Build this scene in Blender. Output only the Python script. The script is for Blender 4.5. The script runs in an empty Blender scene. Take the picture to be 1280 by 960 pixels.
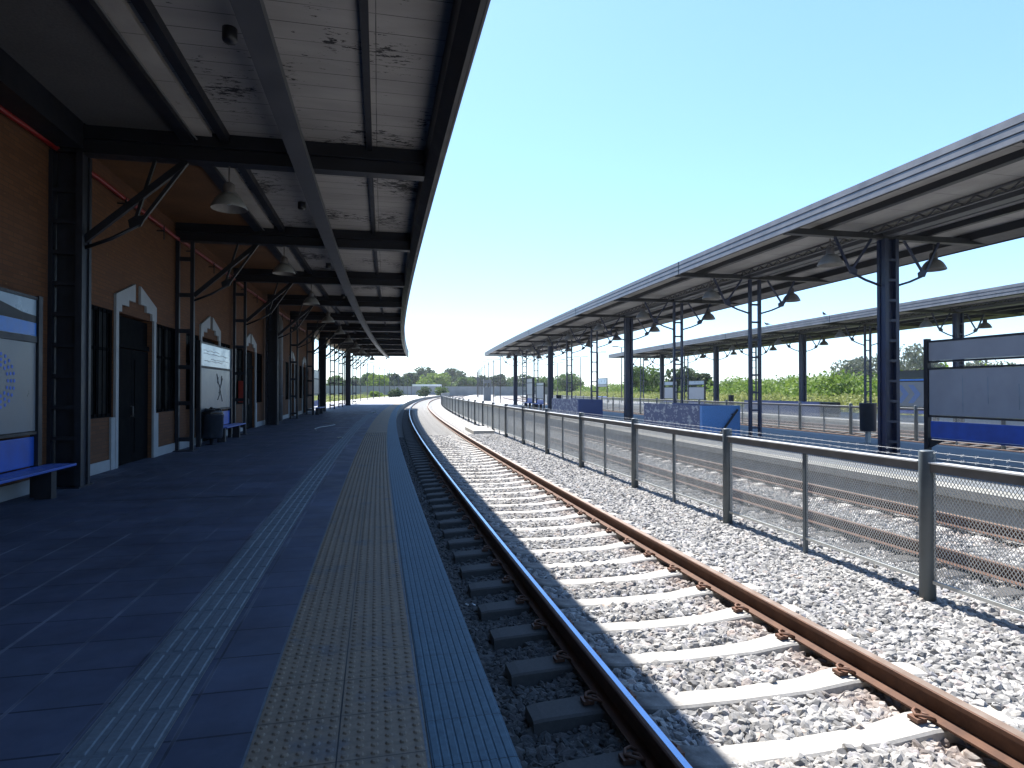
import bpy, math, random
import numpy as np
from mathutils import Vector, Matrix, Euler

R = 820.0            # the whole station lies on one long right-hand curve
TH = 12.75           # camera heading, degrees right of the track tangent
EYE = 1.48
HAZE = True
random.seed(7)
rng = np.random.default_rng(11)
scene = bpy.context.scene
COL = scene.collection
PI = math.pi

# ------------------------------------------------------------------ frames
def M(s, t, z=0.0):
    a = t / R
    return Vector((R - (R - s) * math.cos(a), (R - s) * math.sin(a), z))

def frame(s, t, z=0.0, rz=0.0):
    return Matrix.Translation(M(s, t, z)) @ Matrix.Rotation(-t / R + rz, 4, 'Z')

WM = {}
def wm(o):
    return WM.get(o.name, Matrix.Identity(4))

# ------------------------------------------------------------------ materials
MATS = {}
class NT:
    def __init__(self, name):
        self.m = bpy.data.materials.new(name); self.m.use_nodes = True
        self.n = self.m.node_tree.nodes; self.l = self.m.node_tree.links
        self.b = self.n['Principled BSDF']
        self._uv = None
        MATS[name] = self.m
    def node(self, typ, **kw):
        x = self.n.new(typ)
        for k, v in kw.items():
            if k.startswith('i_'):
                key = k[2:].replace('_', ' ')
                x.inputs[key].default_value = v
            else: setattr(x, k, v)
        return x
    def uv(self, sx=1, sy=1, rot=0):
        if self._uv is None:
            self._uv = self.n.new('ShaderNodeUVMap').outputs[0]
        mp = self.n.new('ShaderNodeMapping')
        mp.inputs['Scale'].default_value = (sx, sy, 1); mp.inputs['Rotation'].default_value = (0, 0, rot)
        self.l.new(self._uv, mp.inputs['Vector']); return mp.outputs[0]
    def obj(self, sc=1):
        g = self.n.new('ShaderNodeTexCoord'); mp = self.n.new('ShaderNodeMapping')
        mp.inputs['Scale'].default_value = (sc, sc, sc) if not isinstance(sc, tuple) else sc
        self.l.new(g.outputs['Object'], mp.inputs['Vector']); return mp.outputs[0]
    def noise(self, vec, scale, detail=4, rough=.55):
        x = self.n.new('ShaderNodeTexNoise'); x.inputs['Scale'].default_value = scale
        x.inputs['Detail'].default_value = detail; x.inputs['Roughness'].default_value = rough
        if vec is not None: self.l.new(vec, x.inputs['Vector'])
        return x.outputs['Fac']
    def vor(self, vec, scale, feature='F1', out='Color'):
        x = self.n.new('ShaderNodeTexVoronoi'); x.feature = feature; x.inputs['Scale'].default_value = scale
        self.l.new(vec, x.inputs['Vector']); return x.outputs[out]
    def ramp(self, fac, stops, interp='LINEAR'):
        x = self.n.new('ShaderNodeValToRGB'); x.color_ramp.interpolation = interp
        el = x.color_ramp.elements
        while len(el) < len(stops): el.new(.5)
        for e, (p, c) in zip(el, stops):
            e.position = p
            e.color = (c, c, c, 1) if not isinstance(c, tuple) else (*c, 1)
        self.l.new(fac, x.inputs[0]); return x.outputs[0]
    def mix(self, fac, a, b, mode='MIX'):
        x = self.n.new('ShaderNodeMix'); x.data_type = 'RGBA'; x.blend_type = mode
        for sock, v in ((x.inputs[0], fac), (x.inputs[6], a), (x.inputs[7], b)):
            if hasattr(v, 'is_linked'): self.l.new(v, sock)
            elif isinstance(v, tuple): sock.default_value = (*v, 1)
            else: sock.default_value = v
        return x.outputs[2]
    def math(self, op, a, b=0.0):
        x = self.n.new('ShaderNodeMath'); x.operation = op
        for i, v in enumerate((a, b)):
            if hasattr(v, 'is_linked'): self.l.new(v, x.inputs[i])
            else: x.inputs[i].default_value = v
        return x.outputs[0]
    def color(self, c):
        s = self.b.inputs['Base Color']
        if hasattr(c, 'is_linked'): self.l.new(c, s)
        else: s.default_value = (*c, 1)
    def rough(self, r):
        s = self.b.inputs['Roughness']
        if hasattr(r, 'is_linked'): self.l.new(r, s)
        else: s.default_value = r
    def bump(self, h, strength=.3, dist=.01):
        x = self.n.new('ShaderNodeBump'); x.inputs['Strength'].default_value = strength
        x.inputs['Distance'].default_value = dist
        self.l.new(h, x.inputs['Height']); self.l.new(x.outputs[0], self.b.inputs['Normal'])

def simple(name, c, rough=.6, metal=0.0, var=.25, scale=6, spec=None, bump=0):
    t = NT(name); v = t.obj(1)
    n = t.noise(v, scale, 5, .6)
    a = tuple(x * (1 - var) for x in c); b = tuple(min(1, x * (1 + var)) for x in c)
    t.color(t.ramp(n, [(.3, a), (.7, b)]))
    t.rough(t.ramp(n, [(.3, max(0, rough - .08)), (.7, min(1, rough + .08))]))
    t.b.inputs['Metallic'].default_value = metal
    if spec is not None: t.b.inputs['Specular IOR Level'].default_value = spec
    if bump: t.bump(t.noise(v, scale * 8, 3), bump, .005)
    return t.m

def mk_brick():
    t = NT('brick'); u = t.uv()
    br = t.node('ShaderNodeTexBrick'); br.inputs['Scale'].default_value = 1
    br.inputs['Brick Width'].default_value = .24; br.inputs['Row Height'].default_value = .07
    br.inputs['Mortar Size'].default_value = .006; br.inputs['Bias'].default_value = -.2
    br.inputs['Color1'].default_value = (.135, .056, .022, 1); br.inputs['Color2'].default_value = (.09, .036, .015, 1)
    br.inputs['Mortar'].default_value = (.07, .036, .02, 1)
    t.l.new(u, br.inputs['Vector'])
    n = t.noise(u, 1.3, 5, .65)
    c = t.mix(t.ramp(n, [(.35, 0.0), (.75, .55)]), br.outputs['Color'], (.1, .045, .025))
    spots = t.ramp(t.noise(t.uv(1, 1.4), 5.5, 3), [(.70, 0.0), (.73, 1.0)])
    c = t.mix(t.math('MULTIPLY', spots, .5), c, (.25, .16, .07))
    t.color(c); t.rough(.9); t.bump(br.outputs['Fac'], -.35, .006)
mk_brick()

def mk_tiles():
    t = NT('platform_tiles'); u = t.uv()
    br = t.node('ShaderNodeTexBrick'); br.offset = 0.0; br.inputs['Scale'].default_value = 1
    br.inputs['Brick Width'].default_value = .41; br.inputs['Row Height'].default_value = .41
    br.inputs['Mortar Size'].default_value = .007; br.inputs['Bias'].default_value = 0
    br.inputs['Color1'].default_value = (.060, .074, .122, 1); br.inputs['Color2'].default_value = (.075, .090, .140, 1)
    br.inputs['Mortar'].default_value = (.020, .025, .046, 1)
    t.l.new(u, br.inputs['Vector'])
    # worn pale joints, only here and there
    wv = t.node('ShaderNodeTexBrick'); wv.offset = 0.0; wv.inputs['Scale'].default_value = 1
    wv.inputs['Brick Width'].default_value = .41; wv.inputs['Row Height'].default_value = 60
    wv.inputs['Mortar Size'].default_value = .012
    t.l.new(u, wv.inputs['Vector'])
    nn = t.ramp(t.noise(u, .55, 4, .7), [(.42, .05), (.60, .9)])
    c = t.mix(t.math('MULTIPLY', wv.outputs['Fac'], nn), br.outputs['Color'], (.20, .22, .27))
    st = t.ramp(t.noise(u, .8, 6, .7), [(.35, .65), (.7, 1.25)])
    c = t.mix(1.0, c, st, 'MULTIPLY')
    sp = t.ramp(t.noise(u, 24, 2), [(.74, 0.0), (.78, 1.0)])
    c = t.mix(t.math('MULTIPLY', sp, .35), c, (.13, .135, .15))
    t.color(c); t.rough(t.ramp(t.noise(u, 2.2, 4), [(.3, .5), (.7, .8)]))
    t.bump(br.outputs['Fac'], -.4, .004)
mk_tiles()

def mk_worn(name, a, b, wear, wscale=1.2, thr=.6, rough=.75, grain=30):
    t = NT(name); u = t.uv()
    n = t.noise(u, wscale, 6, .65); g = t.noise(u, grain, 3)
    c = t.ramp(n, [(.3, a), (.65, b)])
    c = t.mix(t.ramp(t.noise(u, wscale * 2.3, 5, .7), [(thr, 0.0), (thr + .12, .8)]), c, wear)
    c = t.mix(1.0, c, t.ramp(g, [(.3, .8), (.7, 1.15)]), 'MULTIPLY')
    t.color(c); t.rough(rough); t.bump(g, .2, .003)
mk_worn('guide_tile', (.105, .128, .155), (.138, .165, .19), (.08, .10, .125))
mk_worn('yellow_tile', (.200, .150, .108), (.240, .178, .122), (.135, .125, .125), 1.1, .55)
mk_worn('edge_tile', (.064, .118, .160), (.076, .134, .175), (.052, .098, .148), 1.6, .6)
mk_worn('concrete', (.30, .29, .27), (.42, .41, .38), (.22, .21, .2), .9, .62)
mk_worn('sunlit_paving', (.36, .35, .33), (.46, .45, .43), (.3, .3, .29), .5, .6)
mk_worn('wall_concrete', (.22, .22, .20), (.31, .305, .28), (.13, .135, .125), .8, .6)

mk_worn('blue_wall', (.09, .24, .54), (.11, .28, .60), (.17, .30, .50), 1.1, .68, .55)
mk_worn('navy_wall', (.05, .075, .20), (.065, .095, .24), (.17, .19, .26), 2.2, .6, .55)
mk_worn('grass_ground', (.10, .13, .03), (.20, .22, .06), (.26, .23, .10), .25, .55, .95, 12)
mk_worn('dirt_ground', (.16, .15, .07), (.24, .21, .11), (.11, .13, .04), .12, .5, .95, 8)

def mk_peel():
    t = NT('peeling_wall'); u = t.uv()
    n = t.noise(t.uv(1, 1.6), 3.1, 6, .7)
    c = t.mix(t.ramp(n, [(.53, 0.0), (.56, 1.0)]), (.105, .12, .21), (.36, .38, .42))
    t.color(c); t.rough(.7); t.bump(n, .2, .004)
mk_peel()

def mk_boards():
    t = NT('ceiling_boards'); u = t.uv()
    wv = t.node('ShaderNodeTexBrick'); wv.offset = 0; wv.inputs['Scale'].default_value = 1
    wv.inputs['Brick Width'].default_value = 80; wv.inputs['Row Height'].default_value = .36
    wv.inputs['Mortar Size'].default_value = .006
    t.l.new(u, wv.inputs['Vector'])
    base = t.ramp(t.noise(t.uv(.6, 1.6), 1.1, 5, .6), [(.3, (.25, .248, .25)), (.7, (.34, .335, .335))])
    seam = t.math('MULTIPLY', wv.outputs['Fac'], t.ramp(t.noise(t.uv(.5, 1), 1.3, 3), [(.35, .4), (.55, 1.0)]))
    c = t.mix(seam, base, (.035, .038, .045))
    fl = t.noise(t.uv(5, 14), 1.0, 6, .75)
    area = t.noise(t.uv(1, 1), .62, 3, .5)
    thr = t.math('DIVIDE', t.math('ADD', fl, t.math('MULTIPLY', area, .8)), 1.5)
    c = t.mix(t.ramp(thr, [(.672, 0.0), (.681, 1.0)]), c, (.010, .012, .018))
    t.color(c); t.rough(.75); t.bump(thr, .12, .004)
mk_boards()
mk_worn('brown_soffit', (.10, .048, .018), (.16, .075, .028), (.06, .035, .02), 1.2, .6)
mk_worn('grey_soffit', (.075, .078, .08), (.10, .102, .104), (.06, .062, .066), .8, .65)
def mk_ceiling2():
    t = NT('ceiling_sheet'); u = t.uv()
    c = t.ramp(t.noise(t.uv(1, .5), 1.6, 5, .65), [(.3, (.27, .262, .25)), (.7, (.40, .39, .37))])
    wv = t.node('ShaderNodeTexBrick'); wv.offset = 0; wv.inputs['Scale'].default_value = 1
    wv.inputs['Brick Width'].default_value = 80; wv.inputs['Row Height'].default_value = 1.1; wv.inputs['Mortar Size'].default_value = .008
    t.l.new(u, wv.inputs['Vector'])
    c = t.mix(t.math('MULTIPLY', wv.outputs['Fac'], .7), c, (.08, .08, .08))
    c = t.mix(t.ramp(t.noise(t.uv(3, 2), 1.2, 6, .75), [(.62, 0.0), (.70, .7)]), c, (.13, .115, .10))
    t.color(c); t.rough(.8)
mk_ceiling2()

def mk_ballast(name, stone):
    t = NT(name)
    geo = t.n.new('ShaderNodeNewGeometry'); sep = t.n.new('ShaderNodeSeparateXYZ')
    t.l.new(geo.outputs['Position'], sep.inputs[0])
    dx = t.math('SUBTRACT', R, sep.outputs[0])
    rad = t.math('SQRT', t.math('ADD', t.math('MULTIPLY', dx, dx), t.math('MULTIPLY', sep.outputs[1], sep.outputs[1])))
    s = t.math('SUBTRACT', R, rad)
    def near(c, w):
        d = t.math('ABSOLUTE', t.math('SUBTRACT', s, c))
        return t.ramp(t.math('DIVIDE', d, w), [(0.0, 1.0), (1.0, 0.0)])
    rust = near(2.98, .34)
    for c in (6.05, 7.6): rust = t.math('MAXIMUM', rust, near(c, .32))
    if stone:
        oi = t.n.new('ShaderNodeObjectInfo'); fac = oi.outputs['Random']
    else:
        v = t.vor(geo.outputs['Position'], 17.0); sp = t.n.new('ShaderNodeSeparateColor'); t.l.new(v, sp.inputs[0]); fac = sp.outputs[0]
    c = t.ramp(fac, [(0, (.125, .124, .125)), (.25, (.22, .216, .212)), (.55, (.315, .306, .292)), (.8, (.43, .415, .395)), (.93, (.27, .268, .285)), (1, (.36, .30, .26))])
    rn = t.math('MULTIPLY', rust, t.ramp(t.noise(geo.outputs['Position'], 5.0, 3), [(.35, .25), (.6, .85)]))
    c = t.mix(t.math('MULTIPLY', rn, .6), c, (.22, .125, .08))
    oil = near(2.25, .5)
    c = t.mix(t.math('MULTIPLY', oil, t.ramp(t.noise(geo.outputs['Position'], 1.1, 4), [(.40, .0), (.62, .5)])), c, (.13, .11, .095))
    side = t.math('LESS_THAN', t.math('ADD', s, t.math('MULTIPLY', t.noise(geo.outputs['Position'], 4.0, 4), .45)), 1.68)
    c = t.mix(t.math('MULTIPLY', side, .82), c, (.028, .026, .026))  # shade along the platform darkened into the stone colour, together with dirt
    if stone:
        g = t.noise(geo.outputs['Position'], 90, 3)
        c = t.mix(1.0, c, t.ramp(g, [(.3, .82), (.7, 1.12)]), 'MULTIPLY')
    else:
        e = t.vor(geo.outputs['Position'], 17.0, 'DISTANCE_TO_EDGE', 'Distance')
        dk = t.ramp(e, [(.0, .45), (.16, 1.0)])
        c = t.mix(1.0, c, dk, 'MULTIPLY')
        t.bump(t.vor(geo.outputs['Position'], 17.0, 'F1', 'Distance'), -1.0, .05)
    t.color(c); t.rough(.9)
    return t.m
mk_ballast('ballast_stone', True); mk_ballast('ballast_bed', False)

def mk_sleeper():
    t = NT('sleeper_concrete'); v = t.obj(1); u = t.uv()
    sep = t.n.new('ShaderNodeSeparateXYZ'); t.l.new(v, sep.inputs[0])
    c = t.ramp(t.noise(v, 5, 5, .65), [(.3, (.33, .315, .29)), (.7, (.44, .42, .39))])
    c = t.mix(t.ramp(t.noise(v, 2.6, 6, .75), [(.60, 0.0), (.68, .7)]), c, (.20, .19, .175))
    # platform-side shade painted into the ends outside the rail, mixed with dirt
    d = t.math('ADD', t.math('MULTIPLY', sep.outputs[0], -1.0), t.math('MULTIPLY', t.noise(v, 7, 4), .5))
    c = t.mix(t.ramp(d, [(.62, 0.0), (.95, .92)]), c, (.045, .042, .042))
    c = t.mix(1.0, c, t.ramp(t.noise(v, 60, 3), [(.3, .85), (.7, 1.1)]), 'MULTIPLY')
    t.color(c); t.rough(.9); t.bump(t.noise(v, 70, 3), .25, .003)
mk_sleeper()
def mk_rust():
    t = NT('rusty_rail'); v = t.obj(1)
    n = t.noise(v, 9, 5, .7)
    t.color(t.ramp(n, [(.3, (.060, .025, .014)), (.7, (.115, .052, .028))])); t.rough(.75)
    t.b.inputs['Metallic'].default_value = .25
    t.bump(t.noise(v, 80, 3), .2, .002)
    t = NT('rail_head_worn'); v = t.obj(1); n = t.noise(v, 6, 4)
    t.color(t.ramp(n, [(.35, (.22, .155, .115)), (.65, (.30, .235, .19))])); t.rough(.5)
    t.b.inputs['Metallic'].default_value = .5
    t = NT('rail_head_sky_tint'); v = t.obj(1); n = t.noise(v, 6, 4)
    t.color((.30, .42, .60)); t.rough(t.ramp(n, [(.3, .2), (.7, .32)])); t.b.inputs['Metallic'].default_value = 1.0  # steel colour carries the blue of the reflected sky
mk_rust()

simple('navy_steel', (.010, .020, .062), .42, var=.3, scale=3)
simple('canopy_steel', (.0085, .0105, .017), .5, var=.3, scale=3)
simple('left_steel', (.014, .017, .027), .5, var=.3, spec=.4)
simple('grey_tray', (.065, .07, .083), .5, var=.2, scale=2)
simple('fascia_metal', (.135, .138, .150), .5, var=.3, scale=2.2)
simple('roof_metal', (.2, .2, .21), .5, var=.2, scale=2)
simple('fence_paint', (.065, .082, .095), .45, var=.2, scale=4)
simple('fence_rail_paint', (.115, .115, .118), .45, var=.2, scale=4)
simple('galvanised', (.46, .47, .45), .55, metal=.15, var=.15, scale=8)
simple('wire', (.32, .33, .34), .5, metal=.3, var=.1)
simple('rail_lip', (.55, .56, .56), .5, var=.1)
simple('white_trim', (.30, .32, .34), .6, var=.12, scale=3)
simple('dark_joinery', (.0025, .003, .0045), .8, var=.3, spec=.05)
simple('dark_glass', (.002, .0025, .004), .55, var=.2, spec=.08)
simple('red_pipe', (.22, .010, .012), .4, var=.2)
simple('red_paint', (.30, .03, .02), .45, var=.2)
simple('grey_pipe', (.13, .135, .145), .5, var=.15)
simple('bench_blue', (.016, .085, .42), .4, var=.2, scale=3)
simple('unit_frame', (.008, .009, .016), .5, var=.3)
simple('panel_white', (.155, .175, .20), .35, var=.08, scale=2)
simple('panel_pale', (.25, .34, .42), .3, var=.06, scale=2)
simple('panel_sky', (.40, .53, .63), .2, var=.06, scale=2)  # sky reflected in the glossy header, put into the base colour
simple('panel_grey', (.31, .32, .355), .4, var=.08, scale=2)
simple('panel_blue', (.03, .17, .56), .35, var=.12)
simple('panel_dark', (.02, .03, .035), .4, var=.2)
simple('mark_blue', (.06, .15, .60), .5, var=.05)
simple('chevron_ink', (.10, .16, .31), .5, var=.1)
simple('ink_and_reflection', (.03, .035, .04), .6, var=.1)
simple('lettering', (.8, .82, .82), .5, var=.02)
simple('lamp_enamel', (.19, .185, .175), .4, var=.2, scale=5)
simple('lamp_metal', (.12, .11, .11), .5, var=.2)
simple('bin_plastic', (.02, .026, .04), .45, var=.3)
simple('bag_plastic', (.012, .012, .014), .3, var=.3, scale=10)
simple('booth_grey', (.12, .13, .14), .55, var=.15)
simple('lamp_post_paint', (.035, .037, .04), .5, var=.15)
simple('bird_feather', (.07, .07, .075), .8, var=.3)
simple('paper', (.7, .7, .68), .8, var=.05)
simple('cord_white', (.6, .62, .62), .6, var=.05)
simple('tar', (.010, .012, .015), .55, var=.3)
simple('bark', (.07, .055, .04), .9, var=.3, bump=.4)
simple('palm_trunk', (.10, .08, .055), .95, var=.3, bump=.4)
simple('far_wall', (.20, .205, .205), .9, var=.2, scale=.4)
simple('white_building', (.62, .62, .60), .8, var=.06, scale=.5)
simple('clip_rust', (.13, .06, .035), .7, var=.3, scale=20)

def mk_leaf(name, dark, light, dry=None, sc=.5):
    t = NT(name); g = t.n.new('ShaderNodeNewGeometry')
    n = t.noise(g.outputs['Position'], sc, 4, .7)
    w = t.n.new('ShaderNodeTexWhiteNoise'); t.l.new(g.outputs['Position'], w.inputs['Vector'])
    st = [(.32, dark), (.66, light)]
    if dry: st.append((.8, dry))
    c = t.ramp(n, st)
    c = t.mix(1.0, c, t.ramp(t.noise(g.outputs['Position'], 6.0, 2), [(.3, .65), (.7, 1.35)]), 'MULTIPLY')
    t.color(c); t.rough(.65)
    t.b.inputs['Specular IOR Level'].default_value = .3
    tr = t.n.new('ShaderNodeBsdfTranslucent'); t.l.new(c, tr.inputs['Color'])
    mx = t.n.new('ShaderNodeMixShader'); mx.inputs[0].default_value = .38
    out = t.n['Material Output']
    t.l.new(t.b.outputs[0], mx.inputs[1]); t.l.new(tr.outputs[0], mx.inputs[2]); t.l.new(mx.outputs[0], out.inputs['Surface'])
mk_leaf('leaf_dark', (.030, .052, .022), (.065, .095, .038))
mk_leaf('leaf_mid', (.045, .085, .020), (.105, .165, .035))
mk_leaf('leaf_bright', (.09, .15, .022), (.20, .27, .045))
mk_leaf('leaf_grey', (.07, .085, .055), (.125, .145, .095))
mk_leaf('leaf_scrub', (.075, .135, .020), (.19, .265, .045), (.24, .24, .085), .3)
mk_leaf('grass_tall', (.15, .19, .05), (.30, .30, .11), (.36, .30, .15), .5)

# ------------------------------------------------------------------ mesh builder
class MB:
    def __init__(self): self.v = []; self.f = []; self.sm = []; self.mi = []
    def add(self, vs, fs, smooth=False, mi=0):
        b = len(self.v); self.v += [tuple(map(float, x)) for x in vs]
        for f in fs:
            self.f.append(tuple(i + b for i in f)); self.sm.append(smooth); self.mi.append(mi)
        return self
    def box(self, a0, a1, b0, b1, c0, c1, step=3.0, mi=0):
        n = max(1, math.ceil((b1 - b0) / step)); vs = []; fs = []
        for i in range(n + 1):
            y = b0 + (b1 - b0) * i / n
            vs += [(a0, y, c0), (a1, y, c0), (a1, y, c1), (a0, y, c1)]
        for i in range(n):
            k = 4 * i
            for j in range(4):
                q = (j + 1) % 4
                fs.append((k + j, k + q, k + 4 + q, k + 4 + j))
        fs.append((3, 2, 1, 0)); k = 4 * n; fs.append((k, k + 1, k + 2, k + 3))
        # outward orientation
        fs = [tuple(reversed(f)) for f in fs]
        return self.add(vs, fs, mi=mi)
    def sweep(self, prof, t0, t1, step=3.0, closed=True, smooth=False, mi=0):
        n = max(1, math.ceil((t1 - t0) / step)); m = len(prof); vs = []; fs = []
        for i in range(n + 1):
            y = t0 + (t1 - t0) * i / n
            vs += [(p[0], y, p[1]) for p in prof]
        for i in range(n):
            for j in range(m if closed else m - 1):
                q = (j + 1) % m
                fs.append((i * m + j, i * m + m + j, i * m + m + q, i * m + q))
        if closed:
            fs.append(tuple(range(m))); fs.append(tuple(n * m + j for j in reversed(range(m))))
        return self.add(vs, fs, smooth, mi)
    def bar(self, p, q, w, h=None, up=(0, 0, 1), mi=0):
        p = Vector(p); q = Vector(q); h = h or w
        d = (q - p).normalized(); u = Vector(up)
        if abs(d.dot(u)) > .98: u = Vector((0, 1, 0)) if abs(d.y) < .9 else Vector((1, 0, 0))
        x = d.cross(u).normalized(); y = x.cross(d).normalized(); vs = []
        for c in (p, q):
            for a, b in ((-1, -1), (1, -1), (1, 1), (-1, 1)):
                vs.append(c + x * a * w / 2 + y * b * h / 2)
        fs = [(0, 1, 5, 4), (1, 2, 6, 5), (2, 3, 7, 6), (3, 0, 4, 7), (3, 2, 1, 0), (4, 5, 6, 7)]
        return self.add(vs, fs, mi=mi)
    def tube(self, pts, r, n=8, mi=0, cap=True):
        pts = [Vector(p) for p in pts]; rs = r if isinstance(r, (list, tuple)) else [r] * len(pts); vs = []; fs = []
        prev = None
        for i, p in enumerate(pts):
            d = ((pts[min(i + 1, len(pts) - 1)] - pts[max(i - 1, 0)])).normalized()
            if prev is None:
                u = Vector((0, 0, 1)) if abs(d.z) < .9 else Vector((1, 0, 0))
                x = d.cross(u).normalized()
            else:
                x = (prev - d * prev.dot(d)).normalized()
            prev = x; y = d.cross(x)
            for k in range(n):
                a = 2 * PI * k / n
                vs.append(p + (x * math.cos(a) + y * math.sin(a)) * rs[i])
        for i in range(len(pts) - 1):
            for k in range(n):
                q = (k + 1) % n
                fs.append((i * n + k, i * n + q, i * n + n + q, i * n + n + k))
        self.add(vs, fs, True, mi)
        if cap:
            b = len(self.v) - len(vs)
            self.f.append(tuple(b + k for k in reversed(range(n)))); self.sm.append(False); self.mi.append(mi)
            e = b + (len(pts) - 1) * n
            self.f.append(tuple(e + k for k in range(n))); self.sm.append(False); self.mi.append(mi)
        return self
    def lathe(self, prof, c=(0, 0, 0), n=16, mi=0, smooth=True):
        vs = []; fs = []; m = len(prof)
        for k in range(n):
            a = 2 * PI * k / n
            for r, z in prof: vs.append((c[0] + r * math.cos(a), c[1] + r * math.sin(a), c[2] + z))
        for k in range(n):
            q = (k + 1) % n
            for j in range(m - 1): fs.append((k * m + j, q * m + j, q * m + j + 1, k * m + j + 1))
        return self.add(vs, fs, smooth, mi)
    def prism_yz(self, poly, x0, x1, mi=0):   # polygon in (y,z), extruded along x
        m = len(poly); vs = [(x0, *p) for p in poly] + [(x1, *p) for p in poly]
        fs = [tuple(range(m)), tuple(m + i for i in reversed(range(m)))]
        for i in range(m):
            q = (i + 1) % m; fs.append((i, i + m, q + m, q))
        return self.add(vs, fs, mi=mi)
    def prism_xz(self, poly, y0, y1, mi=0):
        m = len(poly); vs = [(p[0], y0, p[1]) for p in poly] + [(p[0], y1, p[1]) for p in poly]
        fs = [tuple(range(m)), tuple(m + i for i in reversed(range(m)))]
        for i in range(m):
            q = (i + 1) % m; fs.append((i, i + m, q + m, q))
        return self.add(vs, fs, mi=mi)
    def build(self, name, mat, parent=None, curved=False, base=None, bevel=0, fix=True):
        """curved: vertices are (s,t,z) of the track; otherwise they are in the parent's frame."""
        me = bpy.data.meshes.new(name)
        loc = self.v
        if curved:
            W = [M(*p) for p in loc]
            if parent is not None:
                inv = wm(parent).inverted(); W = [inv @ p for p in W]
            elif base is not None:
                W = [p - base for p in W]
        else: W = [Vector(p) for p in loc]
        me.from_pydata([tuple(p) for p in W], [], self.f)
        mats = mat if isinstance(mat, (list, tuple)) else [mat]
        for m in mats: me.materials.append(MATS[m])
        me.polygons.foreach_set('use_smooth', self.sm)
        me.polygons.foreach_set('material_index', self.mi)
        uvl = me.uv_layers.new(name='UVMap')
        uv = []
        for f in self.f:
            p = [Vector(loc[i]) for i in f]
            n = Vector((0, 0, 0))
            for i in range(len(p)):
                n += p[i].cross(p[(i + 1) % len(p)]) if False else (p[i] - p[0]).cross(p[(i + 1) % len(p)] - p[0])
            ax = max(range(3), key=lambda k: abs(n[k]))
            for q in p:
                uv += [q[1], q[2]] if ax == 0 else ([q[0], q[2]] if ax == 1 else [q[0], q[1]])
        uvl.data.foreach_set('uv', uv)
        me.validate(); me.update()
        if fix:
            import bmesh
            bm = bmesh.new(); bm.from_mesh(me); bmesh.ops.recalc_face_normals(bm, faces=bm.faces); bm.to_mesh(me); bm.free()
        o = bpy.data.objects.new(name, me); COL.objects.link(o)
        if parent is not None: o.parent = parent
        elif base is not None: o.location = base
        WM[o.name] = (wm(parent) if parent is not None else Matrix.Translation(base if base is not None else Vector()))
        if bevel:
            b = o.modifiers.new('bevel', 'BEVEL'); b.width = bevel; b.segments = 2; b.limit_method = 'ANGLE'; b.angle_limit = .6
        return o

def tag(o, label=None, cat=None, group=None, kind=None):
    if label: o['label'] = label
    if cat: o['category'] = cat
    if group: o['group'] = group
    if kind: o['kind'] = kind
    return o
def empty(name, mat4, label, cat, group=None):
    o = bpy.data.objects.new(name, None); COL.objects.link(o)
    o.empty_display_size = .2
    o.matrix_world = mat4; WM[o.name] = mat4.copy()
    return tag(o, label, cat, group)
def place(o, mat4):
    o.matrix_world = mat4; WM[o.name] = mat4.copy()
def copy_part(o, parent, mat4):
    """a copy of part o (and its sub-parts) under parent at world matrix mat4"""
    c = o.copy(); COL.objects.link(c); c.parent = parent
    c.matrix_local = wm(parent).inverted() @ mat4; WM[c.name] = mat4.copy()
    for ch in o.children:
        d = ch.copy(); COL.objects.link(d); d.parent = c; WM[d.name] = mat4.copy()
    return c
def place_part(o, parent, mat4):
    o.parent = parent; o.matrix_local = wm(parent).inverted() @ mat4; WM[o.name] = mat4.copy()
def copy_thing(root, mat4, label, group=None):
    c = root.copy(); COL.objects.link(c); c.matrix_world = mat4; WM[c.name] = mat4.copy()
    c['label'] = label
    if group: c['group'] = group
    for ch in root.children:
        d = ch.copy(); COL.objects.link(d); d.parent = c; WM[d.name] = mat4 @ ch.matrix_local
        for g in ch.children:
            e = g.copy(); COL.objects.link(e); e.parent = d; WM[e.name] = WM[d.name] @ g.matrix_local
    return c
def struct(name, mb, mat, curved=True, **kw):
    o = mb.build(name, mat, None, curved, base=Vector((0, 0, 0)), **kw); return tag(o, kind='structure')
ORD = ['nearest', 'second nearest', 'third nearest', 'fourth nearest', 'fifth nearest', 'sixth nearest', 'seventh nearest',
       'eighth nearest', 'ninth nearest', 'tenth nearest', 'eleventh nearest', 'twelfth nearest', 'thirteenth nearest', 'fourteenth nearest',
       'fifteenth nearest', 'sixteenth nearest', 'seventeenth nearest']

# ------------------------------------------------------------------ ground and platforms
g = MB(); g.add([(-900, -300, 0), (900, -300, 0), (900, 1500, 0), (-900, 1500, 0)], [(0, 1, 2, 3)])
o = g.build('ground', 'dirt_ground', None, False, base=Vector((0, 0, -.72))); tag(o, kind='structure')

TEND = 230
# left platform: body, then flush sheets 4 mm apart
END = 60.5
mb = MB(); mb.sweep([(-9, -.7), (-9, -.006), (-.5, -.006), (.574, -.006), (.574, -.09), (.50, -.10), (.50, -.7)], -60, TEND, 3.0)
struct('platform', mb, 'wall_concrete')
def sheet(a0, a1, t0, t1, z, step=3.0):
    return MB().sweep([(a0, z), (a1, z)], t0, t1, step, closed=False)
mb = MB().sweep([(-9, .0), (-1.21, .0)], -60, 69.5, 3, closed=False).sweep([(-.86, .0), (-.5, .0)], -60, 69.5, 3, closed=False)
struct('paving', mb, 'platform_tiles')
mb = sheet(-9, .574, 69.5, TEND, .0); struct('paving', mb, 'sunlit_paving')  # sunlight beyond the canopy put into a paler paving colour
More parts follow.
